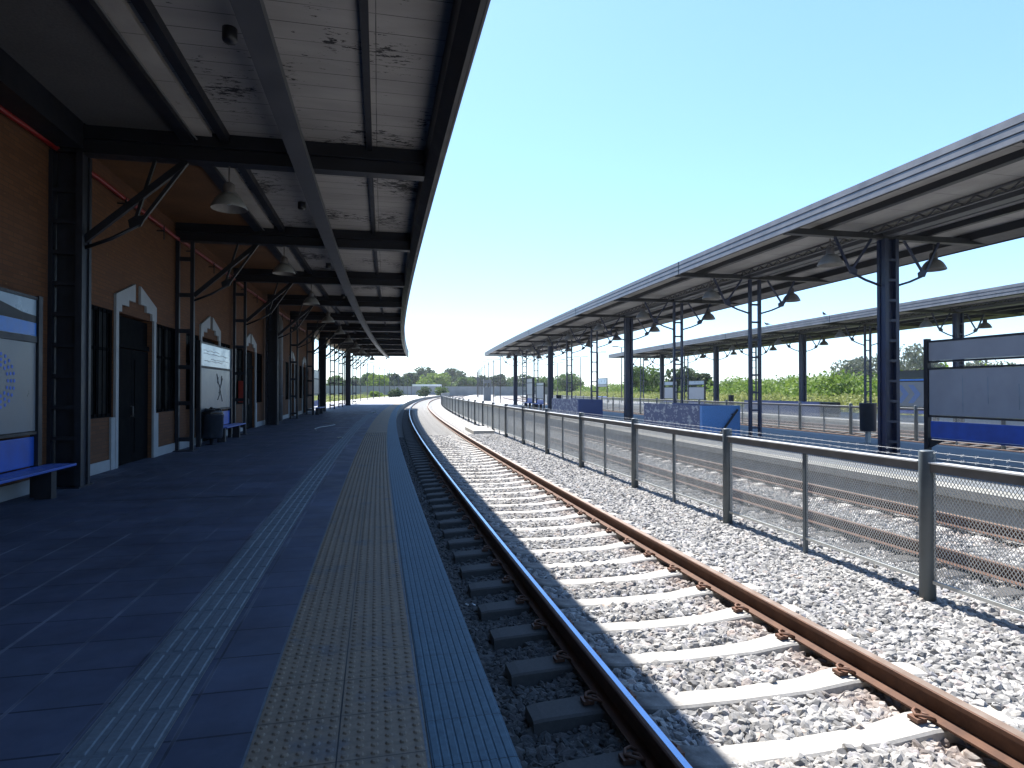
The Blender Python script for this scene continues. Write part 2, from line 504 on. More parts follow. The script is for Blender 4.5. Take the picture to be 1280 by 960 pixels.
# white guiding strip: tiles with four raised bars
mb = MB().sweep([(-1.205, .0), (-.865, .0)], -60, 69.5, 3, closed=False)
L = .335
for k in range(0, 206):
    t = -0.2 + k * L
    for j in range(4):
        c = -1.205 + .0425 + j * .085
        w = .029
        mb.add([(c - w, t + .014, .0005), (c + w, t + .014, .0005), (c + w, t + L - .014, .0005), (c - w, t + L - .014, .0005),
                (c - w + .006, t + .026, .006), (c + w - .006, t + .026, .006), (c + w - .006, t + L - .026, .006), (c - w + .006, t + L - .026, .006)],
               [(4, 5, 6, 7), (0, 1, 5, 4), (1, 2, 6, 5), (2, 3, 7, 6), (3, 0, 4, 7)])
struct('guide_paving', mb, 'guide_tile')
# yellow blister strip
mb = MB(); a = -.495; W = .355
for i in (0, 1):
    mb.sweep([(a + i * W + .002 * i, .001), (a + (i + 1) * W - .003, .001)], -60, 69.5, 3, closed=False)
for i in (0, 1):
    for r in range(0, 430):
        t = -2.02 + r * .0592
        if t > 22: break
        for c in range(6):
            x = a + i * (W + .002) + .0296 + c * .0592; y = t + (.0 if c % 2 else .0)
            vs = []; n = 8
            for rr, zz in ((.018, .0012), (.011, .0072)):
                for q in range(n):
                    an = 2 * PI * q / n; vs.append((x + rr * math.cos(an), y + rr * math.sin(an), zz))
            fs = [tuple((q, (q + 1) % n, n + (q + 1) % n, n + q)) for q in range(n)] + [tuple(n + q for q in range(n))]
            mb.add(vs, fs)
o = struct('tactile_paving', mb, 'yellow_tile', fix=False)
mb = MB()
for r in range(0, 200):
    t = -2.02 - .0296 + r * W
    if t > 69: break
    mb.sweep([(a, .0018), (a + 2 * W, .0018)], t - .0018, t + .0018, 1, closed=False)
mb.sweep([(a + W - .0035, .0017), (a + W + .002, .0017)], -60, 69, 3, closed=False)
struct('paving_joint', mb, 'tar')
mb = MB().sweep([(a - .012, .0016), (a - .001, .0016)], -60, 69, 3, closed=False).sweep([(a + 2 * W - .003, .0016), (a + 2 * W + .007, .0016)], -60, 69, 3, closed=False)
struct('paving_seam', mb, 'guide_tile')
# ribbed edge tiles
prof = []; x = .232
prof.append((x, .0))
for j in range(9):
    b = .236 + j * .037
    prof += [(b, .0), (b + .004, .0035), (b + .029, .0035), (b + .033, .0)]
prof += [(.574, .0), (.574, -.02)]
mb = MB()
t = -2.0
while t < 69.5:
    e = min(t + .342, 69.5)
    mb.sweep(prof, t + .002, e - .002, 5, closed=False); t += .342
struct('edge_paving', mb, 'edge_tile')
mb = MB().sweep([(.228, -.003), (.574, -.003)], -60, 69.5, 3, closed=False); struct('edge_bed', mb, 'tar')
# cracks and stains on the left platform: thin tar lines
def ribbon(pts, w, z=.004):
    mb = MB(); vs = []; 
    for i, p in enumerate(pts):
        p = Vector((p[0], p[1], 0)); a_ = Vector((*pts[max(i - 1, 0)], 0)); b_ = Vector((*pts[min(i + 1, len(pts) - 1)], 0))
        d = (b_ - a_).normalized(); n = Vector((-d.y, d.x, 0)); ww = w * random.uniform(.6, 1.3)
        vs += [(*(p + n * ww / 2).xy, z), (*(p - n * ww / 2).xy, z)]
    fs = [(2 * i, 2 * i + 1, 2 * i + 3, 2 * i + 2) for i in range(len(pts) - 1)]
    return mb.add(vs, fs)
mb = MB()
for pts, w in (([(-1.9, 23.0), (-1.2, 22.6), (-.7, 22.9), (-.3, 22.3), (.2, 22.0)], .10), ([(-.65, 20.6), (-.4, 20.9), (-.2, 20.5), (.05, 20.7)], .30),
               ([(-2.1, 38.5), (-1.5, 38.2), (-.9, 38.6)], .35), ([(-4, 9.2), (-2.2, 9.25), (-1.25, 9.22)], .02)):
    r_ = ribbon(pts, w); mb.add(r_.v, r_.f)
struct('platform_stain', mb, 'tar')

def platform(s0, s1, t0, t1, top='platform_tiles'):
    mb = MB(); mb.sweep([(s0 + .06, -.7), (s0 + .06, -.14), (s0, -.13), (s0, -.006), (s1, -.006), (s1, -.13), (s1 - .06, -.14), (s1 - .06, -.7)], t0, t1, 3)
    struct('platform', mb, 'wall_concrete')
    mb = sheet(s0, s0 + .45, t0, t1, .0); mb2 = sheet(s1 - .45, s1, t0, t1, .0); mb.add(mb2.v, mb2.f)
    struct('edge_paving', mb, 'wall_concrete')
    struct('paving', sheet(s0 + .45, s1 - .45, t0, min(t1, 67), .0), top)
    if t1 > 67: struct('paving', sheet(s0 + .45, s1 - .45, 67, t1, .0), 'sunlit_paving')  # open end paler, sunlight put into the paving colour
mk_worn('island_tiles', (.13, .145, .16), (.17, .185, .2), (.10, .11, .125), .7, .6)
platform(8.5, 14.9, -60, 200, 'island_tiles')
platform(22.5, 30.2, -60, 170, 'island_tiles')

# field beside the far half of the left platform
mb = MB().sweep([(-260, -.3), (-60, -.25), (-9.0, -.12)], 40, 330, 6, closed=False); struct('field', mb, 'grass_ground')
mb = MB().sweep([(30.2, -.25), (60, -.1), (300, .2)], -10, 330, 6, closed=False); struct('field', mb, 'grass_ground')

# ballast bed
prof = [(.50, -.53), (1.0, -.50), (1.3, -.45), (3.2, -.455), (3.55, -.415), (4.4, -.405), (4.84, -.425), (5.3, -.45), (5.9, -.46), (7.9, -.46), (8.3, -.5), (8.56, -.52)]
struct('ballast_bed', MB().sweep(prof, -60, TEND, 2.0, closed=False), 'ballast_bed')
prof = [(14.84, -.46), (15.5, -.45), (17.9, -.45), (18.7, -.42), (19.6, -.45), (22.2, -.45), (22.56, -.47)]
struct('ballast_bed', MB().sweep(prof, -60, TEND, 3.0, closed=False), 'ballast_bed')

# ------------------------------------------------------------------ tracks
SP = .594; PH = 2.98 - .06
def rail_prof(c):
    z0 = -.375
    h = [(.0, .0), (.07, .0), (.07, .012), (.012, .030), (.010, .108), (.033, .118), (.036, .125), (.036, .149), (.028, .155), (.006, .1552)]
    pr = [(c + x, z0 + z) for x, z in h[1:]] + [(c - x, z0 + z) for x, z in reversed(h[1:])]
    return pr
def sleeper_mesh():
    mb = MB(); secs = []
    for x, zt, wt in ((-1.36, -.405, .20), (-1.30, -.395, .21), (-1.02, -.383, .22), (-.75, -.383, .22), (-.45, -.42, .19), (0, -.428, .18), (.45, -.42, .19), (.75, -.383, .22), (1.02, -.383, .22), (1.30, -.395, .21), (1.36, -.405, .20)):
        secs.append([(x, -wt / 2 - .03, -.62), (x, wt / 2 + .03, -.62), (x, wt / 2, zt - .012), (x, wt / 2 - .015, zt), (x, -wt / 2 + .015, zt), (x, -wt / 2, zt - .012)])
    vs = [p for s_ in secs for p in s_]; fs = []
    for i in range(len(secs) - 1):
        for j in range(6):
            q = (j + 1) % 6; fs.append((i * 6 + j, i * 6 + q, i * 6 + 6 + q, i * 6 + 6 + j))
    fs.append(tuple(range(6))); fs.append(tuple((len(secs) - 1) * 6 + j for j in reversed(range(6))))
    return mb.add(vs, fs)
def clip_mesh():
    mb = MB()
    pts = [(.02, -.05, .012), (.05, -.052, .03), (.085, -.03, .034), (.10, .0, .026), (.085, .03, .034), (.05, .052, .03), (.02, .05, .014), (.03, .015, .024), (.06, .0, .03)]
    mb.tube(pts, .0095, 6)
    mb.box(.055, .12, -.035, .035, -.005, .016)
    return mb
def track(label, r0, r1, tmax, nsl, t_first, heads, clips=0):
    root = empty('railway_track', frame((r0 + r1) / 2, 3), label, 'railway track')
    for r_, hd in zip((r0, r1), heads):
        mb = MB(); mb.sweep(rail_prof(r_), -2, tmax, 1.5)
        for k in range(len(mb.f)):      # running surface
            zz = [mb.v[i][2] for i in mb.f[k]]
            if len(zz) == 4 and min(zz) > -.2215:
                xs = [mb.v[i][0] for i in mb.f[k]]
                if hd != 'rail_head_sky_tint' or (min(xs) > r_ - .0062): mb.mi[k] = 1
        mb.build('rail', ['rusty_rail', hd], root, True)
    first = None; c = (r0 + r1) / 2; tpl = None
    for k in range(nsl):
        t = t_first + k * SP
        F = frame(c, t, -.025 if 5 < c < 8 else 0, random.uniform(-.006, .006))
        if first is None:
            first = sleeper_mesh().build('sleeper', 'sleeper_concrete', root); place_part(first, root, F); o = first
        else:
            o = first.copy(); COL.objects.link(o); o.parent = root; o.matrix_local = wm(root).inverted() @ F; WM[o.name] = F
        if k < clips:
            for sgn in (-1, 1):
                for side in (-1, 1):
                    loc = Matrix.Translation((sgn * (r1 - r0) / 2 + side * .045, 0, -.372)) @ (Matrix.Identity(4) if side > 0 else Matrix.Rotation(PI, 4, 'Z'))
                    if tpl is None:
                        tpl = clip_mesh().build('rail_clip', 'clip_rust', o); q = tpl
                    else:
                        q = tpl.copy(); COL.objects.link(q)
                    q.parent = o; q.matrix_local = loc
    # the rest of the sleepers, too far to tell apart
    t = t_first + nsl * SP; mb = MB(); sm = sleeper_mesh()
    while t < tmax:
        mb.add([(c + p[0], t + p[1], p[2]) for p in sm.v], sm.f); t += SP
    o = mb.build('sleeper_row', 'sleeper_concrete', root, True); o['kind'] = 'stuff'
    return root
track('railway track with one shaded rail, running beside the dark left platform', 1.379, 3.124, 200, 98, PH - 3 * SP, ('rail_head_sky_tint', 'rail_head_worn'), 25)
track('railway track behind the mesh fence, in front of the island platform', 6.02, 7.72, 200, 98, PH, ('rail_head_worn', 'rail_head_worn'))
track('railway track just behind the island platform', 15.72, 17.45, 150, 90, 10, ('rail_head_worn', 'rail_head_worn'))
track('railway track along the farthest platform', 20.0, 21.73, 150, 90, 12, ('rail_head_worn', 'rail_head_worn'))

# ------------------------------------------------------------------ ballast stones (geometry nodes)
def stones():
    ng = bpy.data.node_groups.new('stone_scatter', 'GeometryNodeTree')
    ng.interface.new_socket('Geometry', in_out='INPUT', socket_type='NodeSocketGeometry')
    ng.interface.new_socket('Geometry', in_out='OUTPUT', socket_type='NodeSocketGeometry')
    N = ng.nodes; Lk = ng.links
    gi = N.new('NodeGroupInput'); go = N.new('NodeGroupOutput')
    def named(nm):
        x = N.new('GeometryNodeInputNamedAttribute'); x.data_type = 'FLOAT'; x.inputs['Name'].default_value = nm; return x.outputs['Attribute']
    dp = N.new('GeometryNodeDistributePointsOnFaces'); dp.distribute_method = 'RANDOM'
    Lk.new(gi.outputs[0], dp.inputs['Mesh']); Lk.new(named('dens'), dp.inputs['Density']); dp.inputs['Seed'].default_value = 3
    jn = N.new('GeometryNodeJoinGeometry')
    for k in range(5):
        ico = N.new('GeometryNodeMeshIcoSphere'); ico.inputs['Radius'].default_value = .5; ico.inputs['Subdivisions'].default_value = 2
        nz = N.new('ShaderNodeTexNoise'); nz.noise_dimensions = '4D'; nz.inputs['W'].default_value = 3.7 * k; nz.inputs['Scale'].default_value = 1.5; nz.inputs['Detail'].default_value = 2.0
        sub = N.new('ShaderNodeVectorMath'); sub.operation = 'SUBTRACT'; sub.inputs[1].default_value = (.5, .5, .5); Lk.new(nz.outputs['Color'], sub.inputs[0])
        scl = N.new('ShaderNodeVectorMath'); scl.operation = 'SCALE'; scl.inputs['Scale'].default_value = .95; Lk.new(sub.outputs[0], scl.inputs[0])
        sp = N.new('GeometryNodeSetPosition'); Lk.new(ico.outputs[0], sp.inputs['Geometry']); Lk.new(scl.outputs[0], sp.inputs['Offset'])
        tr = N.new('GeometryNodeTransform'); tr.inputs['Scale'].default_value = [(1.15, .85, .62), (.95, .8, .7), (1.3, .75, .55), (1, .95, .6), (1.1, .7, .75)][k]
        Lk.new(sp.outputs[0], tr.inputs['Geometry'])
        ss = N.new('GeometryNodeSetShadeSmooth'); ss.inputs['Shade Smooth'].default_value = False; Lk.new(tr.outputs[0], ss.inputs[0])
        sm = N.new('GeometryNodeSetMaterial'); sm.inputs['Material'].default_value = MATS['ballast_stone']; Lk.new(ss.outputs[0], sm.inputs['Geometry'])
        ti = N.new('GeometryNodeGeometryToInstance'); Lk.new(sm.outputs[0], ti.inputs[0]); Lk.new(ti.outputs[0], jn.inputs[0])
    ip = N.new('GeometryNodeInstanceOnPoints'); Lk.new(dp.outputs['Points'], ip.inputs['Points']); Lk.new(jn.outputs[0], ip.inputs['Instance'])
    ip.inputs['Pick Instance'].default_value = True
    ri = N.new('FunctionNodeRandomValue'); ri.data_type = 'INT'; ri.inputs[4].default_value = 0; ri.inputs[5].default_value = 4
    Lk.new(ri.outputs[2], ip.inputs['Instance Index'])
    rv = N.new('FunctionNodeRandomValue'); rv.data_type = 'FLOAT_VECTOR'; rv.inputs[0].default_value = (-.7, -.7, 0); rv.inputs[1].default_value = (.7, .7, 6.283)
    Lk.new(rv.outputs[0], ip.inputs['Rotation'])
    rs = N.new('FunctionNodeRandomValue'); rs.data_type = 'FLOAT'; rs.inputs[2].default_value = .55; rs.inputs[3].default_value = 1.45; rs.inputs['Seed'].default_value = 5
    mu = N.new('ShaderNodeMath'); mu.operation = 'MULTIPLY'; Lk.new(rs.outputs[1], mu.inputs[0]); Lk.new(named('size'), mu.inputs[1])
    Lk.new(mu.outputs[0], ip.inputs['Scale'])
    Lk.new(ip.outputs[0], go.inputs[0])
    return ng
NG = stones()
def bed_z(s):
    xs = [.5, 1.0, 1.3, 3.2, 3.55, 4.4, 4.84, 5.3, 5.9, 7.9, 8.3, 8.56]; zs = [-.53, -.5, -.45, -.455, -.415, -.405, -.425, -.45, -.46, -.46, -.5, -.52]
    return float(np.interp(s, xs, zs))
def stone_patch(s0, s1, t0, t1, ds, dt, fn, label):
    ns = int((s1 - s0) / ds); nt = int((t1 - t0) / dt); vs = []; fs = []; de = []; si = []
    for j in range(nt + 1):
        for i in range(ns + 1):
            s = s0 + ds * i; t = t0 + dt * j
            vs.append(tuple(M(s, t, bed_z(s) + .008))); d, z = fn(s, t); de.append(d); si.append(z)
    for j in range(nt):
        for i in range(ns):
            a_ = j * (ns + 1) + i; fs.append((a_, a_ + 1, a_ + ns + 2, a_ + ns + 1))
    me = bpy.data.meshes.new('ballast_stones'); me.from_pydata(vs, [], fs)
    for nm, dat in (('dens', de), ('size', si)):
        at = me.attributes.new(nm, 'FLOAT', 'POINT'); at.data.foreach_set('value', dat)
    o = bpy.data.objects.new('ballast_stones', me); COL.objects.link(o)
    md = o.modifiers.new('stones', 'NODES'); md.node_group = NG
    tag(o, label, 'ballast', kind='stuff'); return o
def dens_fn(track_c, tf, r0, r1, base):
    def fn(s, t):
        k = (t - tf) / SP; off = abs(k - round(k)) * SP
        size = .068
        if abs(s - track_c) < 1.38:
            if off < .115: return (0 if track_c < 4 else 650, size)
            if min(abs(s - r0), abs(s - r1)) < .075: return 0, size
        return base(t), size
    return fn
b1 = lambda t: 1250 if t < 7 else (950 if t < 13 else 620)
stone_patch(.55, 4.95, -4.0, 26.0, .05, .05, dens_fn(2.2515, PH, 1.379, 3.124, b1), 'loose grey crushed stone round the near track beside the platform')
stone_patch(4.95, 8.45, -3.0, 26.0, .1, .08, dens_fn(6.87, PH, 6.02, 7.72, lambda t: 480), 'loose grey crushed stone behind the mesh fence')

# ------------------------------------------------------------------ mesh fences
def diamond_panel(Ln, z0, z1, p=.016, h=.046, w=.0042):
    mb = MB(); n = int(Ln / p); m = int((z1 - z0) / (h / 2)); vs = []; fs = []
    for i in range(n + 1):
        x = Ln * i / n; b = len(vs)
        for k in range(m + 1):
            z = z0 + (z1 - z0) * k / m; xx = x + (p / 2 if (k + i) % 2 else -p / 2) * .98
            xx = min(max(xx, 0), Ln)
            vs += [(-w * .5, xx - w * .5, z), (w * .5, xx - w * .5, z), (w * .5, xx + w * .5, z), (-w * .5, xx + w * .5, z)]
        for k in range(m):
            for j in range(4):
                q = (j + 1) % 4; fs.append((b + 4 * k + j, b + 4 * k + q, b + 4 * k + 4 + q, b + 4 * k + 4 + j))
    return mb.add(vs, fs)
def fence(label, s, t0, n, bay=3.25, zp=.94, zg=-.43, wires=True):
    root = empty('mesh_fence', frame(s, t0, zg), label, 'fence')
    F0 = frame(s, t0, 0)
    rp = .066
    mb = MB().lathe([(0, zp - .004), (rp - .012, zp), (rp - .003, zp - .005), (rp, zp - .014), (rp, zg - .1), (0, zg - .1)], n=18)
    post = mb.build('fence_post', 'fence_paint', root); place_part(post, root, F0)
    mb = MB().box(-.02, .02, -.02, .02, zg - .05, .76); slim = mb.build('slim_post', 'fence_paint', root)
    mb = MB().box(-.028, .028, .06, bay - .06, .752, .826); mb.box(-.05, .05, .06, bay - .06, .829, .842, mi=1); rail = mb.build('top_rail', ['fence_rail_paint', 'rail_lip'], root)
    Ln = bay / 2 - .09
    pan = diamond_panel(Ln, -.20, .742).build('mesh_panel', 'galvanised', root, fix=False)
    bm_ = MB().box(-.014, .014, .06, bay - .06, -.235, -.205); low = bm_.build('bottom_rail', 'galvanised', root)
    for k in range(n):
        t = t0 + bay * k
        A = M(s, t); B_ = M(s, t + bay); d = (B_ - A); ang = math.atan2(-d.x, d.y)
        Fk = Matrix.Translation(A) @ Matrix.Rotation(ang, 4, 'Z')
        sc = Matrix.Scale(d.length / bay, 4, (0, 1, 0))
        if k: copy_part(post, root, Fk)
        items = [(slim, Fk @ Matrix.Translation((0, d.length / 2, 0))), (rail, Fk @ sc), (low, Fk @ sc), (pan, Fk @ sc @ Matrix.Translation((0, .07, 0)))]
        for o, m_ in items:
            if k == 0: place_part(o, root, m_)
            else: copy_part(o, root, m_)
        copy_part(pan, root, Fk @ sc @ Matrix.Translation((0, bay / 2 + .022, 0)))
    copy_part(post, root, frame(s, t0 + bay * n, 0))
    if wires:
        mb = MB()
        for zz in (.925, .878):
            mb.tube([(s, t0 + .4 * i, zz + random.uniform(-.004, .004)) for i in range(int(bay * n / .4))], .0022, 5)
        t = t0
        while t < 24:
            if t < 0: t += .13; continue
            for zz in (.925, .878):
                mb.bar((s - .012, t + .05, zz - .01), (s + .012, t + .04, zz + .012), .003)
                mb.bar((s - .01, t + .045, zz + .01), (s + .012, t + .055, zz - .012), .003)
            t += .13
        mb.build('barbed_wire', 'wire', root, True)
    return root
fence('long grey mesh fence with barbed wire on top between the two near tracks', 4.84, 4.62 - 3.25 * 6, 49)
fence('grey mesh fence between the two far tracks behind the island platform', 18.7, 9.0, 28, wires=False)

# concrete pad by the fence foot
mb = MB().box(3.8, 4.72, 26.2, 29.4, -.62, -.25); o = mb.build('concrete_slab', 'concrete', None, True, base=M(4.3, 27.8, -.6) , bevel=.02)
tag(o, 'flat pale concrete slab on the ballast at the foot of the mesh fence', 'concrete slab')

# ------------------------------------------------------------------ columns with brackets
def column_mesh(kind, h, step=.56, rung=.028, bw=.145, bd=.085):
    mb = MB()
    if kind == 'ladder':
        for x in (-.165, .165): mb.box(x - .04, x + .04, -.05, .05, 0, h)
        z = .28
        while z < h - .3: mb.box(-.125, .125, -.03, .03, z - rung, z + rung); z += step
    else:
        for x in (-bw, bw):
            for y in (-bd, bd): mb.box(x - .045, x + .045, y - .04, y + .04, 0, h)
        z = .28
        while z < h - .3:
            for y in (-bd - .03, bd + .03): mb.box(-bw + .046, bw - .046, y - .009, y + .009, z - .03, z + .03)
            z += .47
        mb.box(-bw + .048, bw - .048, -.03, .03, .0, h)
        for x in (-bw, bw): mb.box(x - .02, x + .02, -bd + .041, bd - .041, 0, h)
    mb.box(-.26, .26, -.24, .24, 0, .018)
    return mb
def bracket_mesh(sg, zc, zn, zb, xn, xo, xi, diag=False):
    mb = MB(); f = lambda x, z: (sg * x, 0, z)
    mb.tube([f(.2, zc), f(.2 + (xn - .2) * .5, zc + (zn - zc) * .42), f(xn, zn)], .028, 6)
    pl = [(sg * (xn - .14), zn - .06), (sg * (xn + .02), zn - .03), (sg * (xn + .10), zn + .14), (sg * (xn - .05), zn + .14), (sg * (xn - .16), zn + .06)]
    mb.prism_xz(pl, -.018, .018)
    mb.bar(f(xn + .06, zn + .1), f(xo, zb), .05, .05)
    mb.bar(f(xn - .05, zn + .1), f(xi, zb), .045, .045)
    if diag: mb.bar(f(.2, zc + .12), f(xo - .02, zb), .07, .10)
    return mb

# ------------------------------------------------------------------ left canopy
ZC, ZF, ZBM, TE, T0, BAY, SC = 5.57, 5.03, 5.14, 68.8, 10.7, 5.68, -4.62
canL = empty('platform_canopy', frame(SC, T0), 'long dark steel canopy with flaking white boards over the left platform', 'canopy')
MB().sweep([(-5.6, ZC), (.93, ZC), (.93, ZC + .06), (-5.6, ZC + .06)], -60, TE - .2, 3).build('ceiling', 'ceiling_boards', canL, True)
MB().sweep([(-6.2, ZC + .065), (1.05, ZC + .065), (1.05, ZC + .11), (-6.2, ZC + .14)], -60, TE, 3).build('roof_sheet', 'roof_metal', canL, True)
MB().sweep([(.80, ZF + .14), (.94, ZF + .0), (1.01, ZF), (1.01, ZC + .06), (.94, ZC + .055), (.94, ZC - .003), (.80, ZC - .003)], -60, TE - .05, 2).build('fascia', 'canopy_steel', canL, True)
MB().sweep([(1.002, ZF - .010), (1.026, ZF - .010), (1.026, ZF + .06), (1.013, ZF + .06), (1.013, ZF - .003), (1.002, ZF - .003)], -60, TE - .05, 2).build('fascia_trim', 'grey_tray', canL, True)
for s0, s1, zb in ((-.165, -.075, 5.48), (-2.43, -2.30, 5.43), (-3.02, -2.83, 5.41), (-4.75, -4.35, 5.15)):
    MB().sweep([(s0, zb), (s1, zb), (s1, ZC - .003), (s0, ZC - .003)], -60, TE - .2 if zb > 5.3 else T0 - .2, 3).build('purlin', 'canopy_steel', canL, True)
MB().sweep([(-5.6, ZC - .03), (-3.025, ZC - .03), (-3.025, ZC - .004), (-5.6, ZC - .004)], T0 + .13, TE - .3, 3).build('soffit', 'brown_soffit', canL, True)
MB().sweep([(-4.345, ZC - .03), (-3.025, ZC - .03), (-3.025, ZC - .004), (-4.345, ZC - .004)], -60, T0 - .13, 3).build('soffit', 'grey_soffit', canL, True)
MB().sweep([(-2.82, ZC - .06), (-2.56, ZC - .06), (-2.56, ZC - .004), (-2.82, ZC - .004)], -60, TE - .3, 3).build('soffit', 'ceiling_sheet', canL, True)
MB().sweep([(-1.26, 4.93), (-1.0, 4.93), (-1.0, 5.04), (-1.02, 5.04), (-1.02, 5.115), (-1.24, 5.115), (-1.24, 5.04), (-1.26, 5.04)], -60, TE - .1, 3).build('cable_tray', 'grey_tray', canL, True)
MB().tube([(-2.79, -59 + i * 3.2, 5.45) for i in range(40)], .015, 6).build('conduit', 'grey_pipe', canL, True)
for k in range(-12, 11):
    t = T0 + BAY * k
    F = frame(0, t)
    if k == -12:
        mb = MB(); mb.box(-4.80, .795, -.12, .12, 5.37, ZC - .006); mb.box(-4.80, .795, -.17, .17, 5.335, 5.367); mb.box(-4.80, .795, -.09, .09, ZBM, 5.332); mb.box(-4.80, .795, -.13, .13, ZBM - .025, ZBM - .003)
        bmO = mb.build('cross_beam', 'canopy_steel', canL); place_part(bmO, canL, F)
        mb = MB().lathe([(0, -.07), (.06, -.07), (.07, -.05), (.07, .06), (0, .07)], (-1.38, 1.4, 4.93), 12)
        jb = mb.build('junction_box', 'canopy_steel', canL); place_part(jb, canL, F)
    else:
        copy_part(bmO, canL, F); copy_part(jb, canL, F)
protoL = {}
for k in range(-1, 11):
    t = T0 + BAY * k; kind = 'box' if k % 3 == 0 else 'ladder'; F = frame(SC, t)
    if kind not in protoL:
        c = column_mesh(kind, ZBM - .03, .88, .05, .20, .12).build('column', 'left_steel', canL); place_part(c, canL, F)
        bracket_mesh(1, 3.67, 4.08, ZBM - .03, .98, 1.66, 1.2, True).build('bracket', 'canopy_steel', c)
        protoL[kind] = c
    else: copy_part(protoL[kind], canL, F)

# ------------------------------------------------------------------ island and far canopies
def wide_canopy(label, s0, s1, sc, tcol, t1, zb=5.0, zc=5.27, box_every=3):
    root = empty('platform_canopy', frame(sc, tcol[0]), label, 'canopy')
    ta = -40
    MB().sweep([(s0 + .05, zc), (s1 - .05, zc), (s1 - .05, zc + .05), (s0 + .05, zc + .05)], ta, t1 - .1, 3).build('ceiling', 'ceiling_sheet', root, True)
    MB().sweep([(s0 + .02, zc + .055), (s1 - .02, zc + .055), (s1 - .02, zc + .10), (sc, zc + .16), (s0 + .02, zc + .10)], ta, t1, 3).build('roof_sheet', 'roof_metal', root, True)
    mb = MB()
    for z0, z1 in ((.02, .135), (.15, .265), (.28, .40)):
        mb.sweep([(s0 - .02, zb + z0), (s0 + .012, zb + z0), (s0 + .012, zb + z1), (s0 - .012, zb + z1)], ta, t1, 3)
        mb.sweep([(s1 - .012, zb + z0), (s1 + .02, zb + z0), (s1 + .012, zb + z1), (s1 - .012, zb + z1)], ta, t1, 3)
    # end fascia
    for z0, z1 in ((.02, .135), (.15, .265), (.28, .40)): mb.box(s0 + .014, s1 - .014, t1, t1 + .03, zb + z0, zb + z1)
    mb.build('fascia', 'fascia_metal', root, True)
    mb = MB()
    mb.sweep([(s0 + .014, zb + .015), (s0 + .045, zb + .015), (s0 + .045, zb + .38), (s0 + .014, zb + .38)], ta, t1 - .01, 3)
    mb.sweep([(s1 - .05, zb - .02), (s1 - .014, zb - .02), (s1 - .014, zb + .38), (s1 - .05, zb + .38)], ta, t1 - .01, 3)
    mb.sweep([(s1 - .55, zb + .08), (s1 - .053, zb + .0), (s1 - .053, zc - .004), (s1 - .55, zc - .004)], ta, t1 - .1, 3)
    for t in np.arange(tcol[0] - .3, t1, 10.8):
        mb.box(s0 - .024, s0 - .006, t, t + .02, zb + .02, zb + .40)
    mb.build('fascia_backing', 'canopy_steel', root, True)
    for a_, b_ in ((s0 + .95, s0 + 1.09), (s1 - 1.75, s1 - 1.63)):
        MB().sweep([(a_, zc - .13), (b_, zc - .13), (b_, zc - .004), (a_, zc - .004)], ta, t1 - .1, 3).build('purlin', 'canopy_steel', root, True)
    for c in (sc - .45, sc + .25):
        mb = MB()
        for z in (zc - .19, zc - .045):
            mb.sweep([(c - .03, z), (c + .03, z), (c + .03, z + .035), (c - .03, z + .035)], ta, t1 - .1, 3)
        t = ta; up = 0
        while t < t1 - .4:
            mb.bar((c, t, zc - (.18 if up else .04)), (c, t + .22, zc - (.04 if up else .18)), .02, .03); up = 1 - up; t += .22
        mb.build('lattice_beam', 'grey_tray', root, True)
    MB().sweep([(sc - .2, zc - .22), (sc + .06, zc - .22), (sc + .06, zc - .10), (sc - .2, zc - .10)], ta, t1 - .1, 3).build('cable_tray', 'grey_tray', root, True)
    first = True; pr = {}
    for k, t in enumerate(tcol):
        F = frame(sc, t)
        if first:
            mb = MB(); w = (s1 - s0) / 2
            mb.box(s0 + .05 - sc, s1 - .06 - sc, -.085, .085, zb + .0, zb + .13)
            bo = mb.build('cross_beam', 'canopy_steel', root); place_part(bo, root, F); first = False
        else: copy_part(bo, root, F)
        kind = 'box' if (k - 1) % box_every == 0 else 'ladder'
        if kind not in pr:
            c = column_mesh(kind, zb).build('column', 'navy_steel', root); place_part(c, root, F); pr[kind] = c
            for sg in (-1, 1): bracket_mesh(sg, 3.92, 4.2, zb, 1.0, 1.42, .45).build('bracket', 'navy_steel', c)
        else: copy_part(pr[kind], root, F)
    return root
TI = [12.35 + 5.4 * k for k in range(10)]
wide_canopy('long grey canopy on navy columns over the island platform', 8.95, 14.5, 11.7, [TI[0] - 10.8, TI[0] - 5.4][1:] + TI, 64.2, box_every=3)
TF = [18.2 + 5.7 * k for k in range(9)]
wide_canopy('long grey canopy on navy columns over the farthest platform', 22.9, 29.6, 25.9, TF, 66.2, box_every=2)

# ------------------------------------------------------------------ pendant lamps
def make_lamp(label, group, stem):
    root = empty('pendant_lamp', Matrix.Identity(4), label, 'lamp', group)
    pr = [(.275, 0.0), (.28, .012), (.255, .07), (.205, .16), (.15, .22), (.10, .25), (.094, .25), (.14, .215), (.195, .155), (.245, .065), (.268, .012), (.275, 0)]
    MB().lathe(pr, n=20).build('shade', 'lamp_enamel', root)
    MB().lathe([(0, .22), (.09, .22), (.095, .26), (.085, .40), (.04, .43), (0, .43)], n=14).build('lamp_housing', 'lamp_metal', root)
    MB().lathe([(0, .06), (.045, .08), (.05, .14), (.03, .23), (0, .23)], n=10).build('bulb', 'panel_pale', root)
    MB().tube([(0, 0, .42), (0, 0, stem)], .013, 6).build('stem', 'lamp_metal', root)
    return root
lp = None
for k in range(0, 10):
    F = frame(-2.34, T0 + BAY * k + .05, 4.42)
    lb = f'pale bell lamp under the left canopy by its {ORD[k]} wall column'
    if lp is None: lp = make_lamp(lb, 'lamps under the left canopy', .70); place(lp, F)
    else: copy_thing(lp, F, lb)
li = None
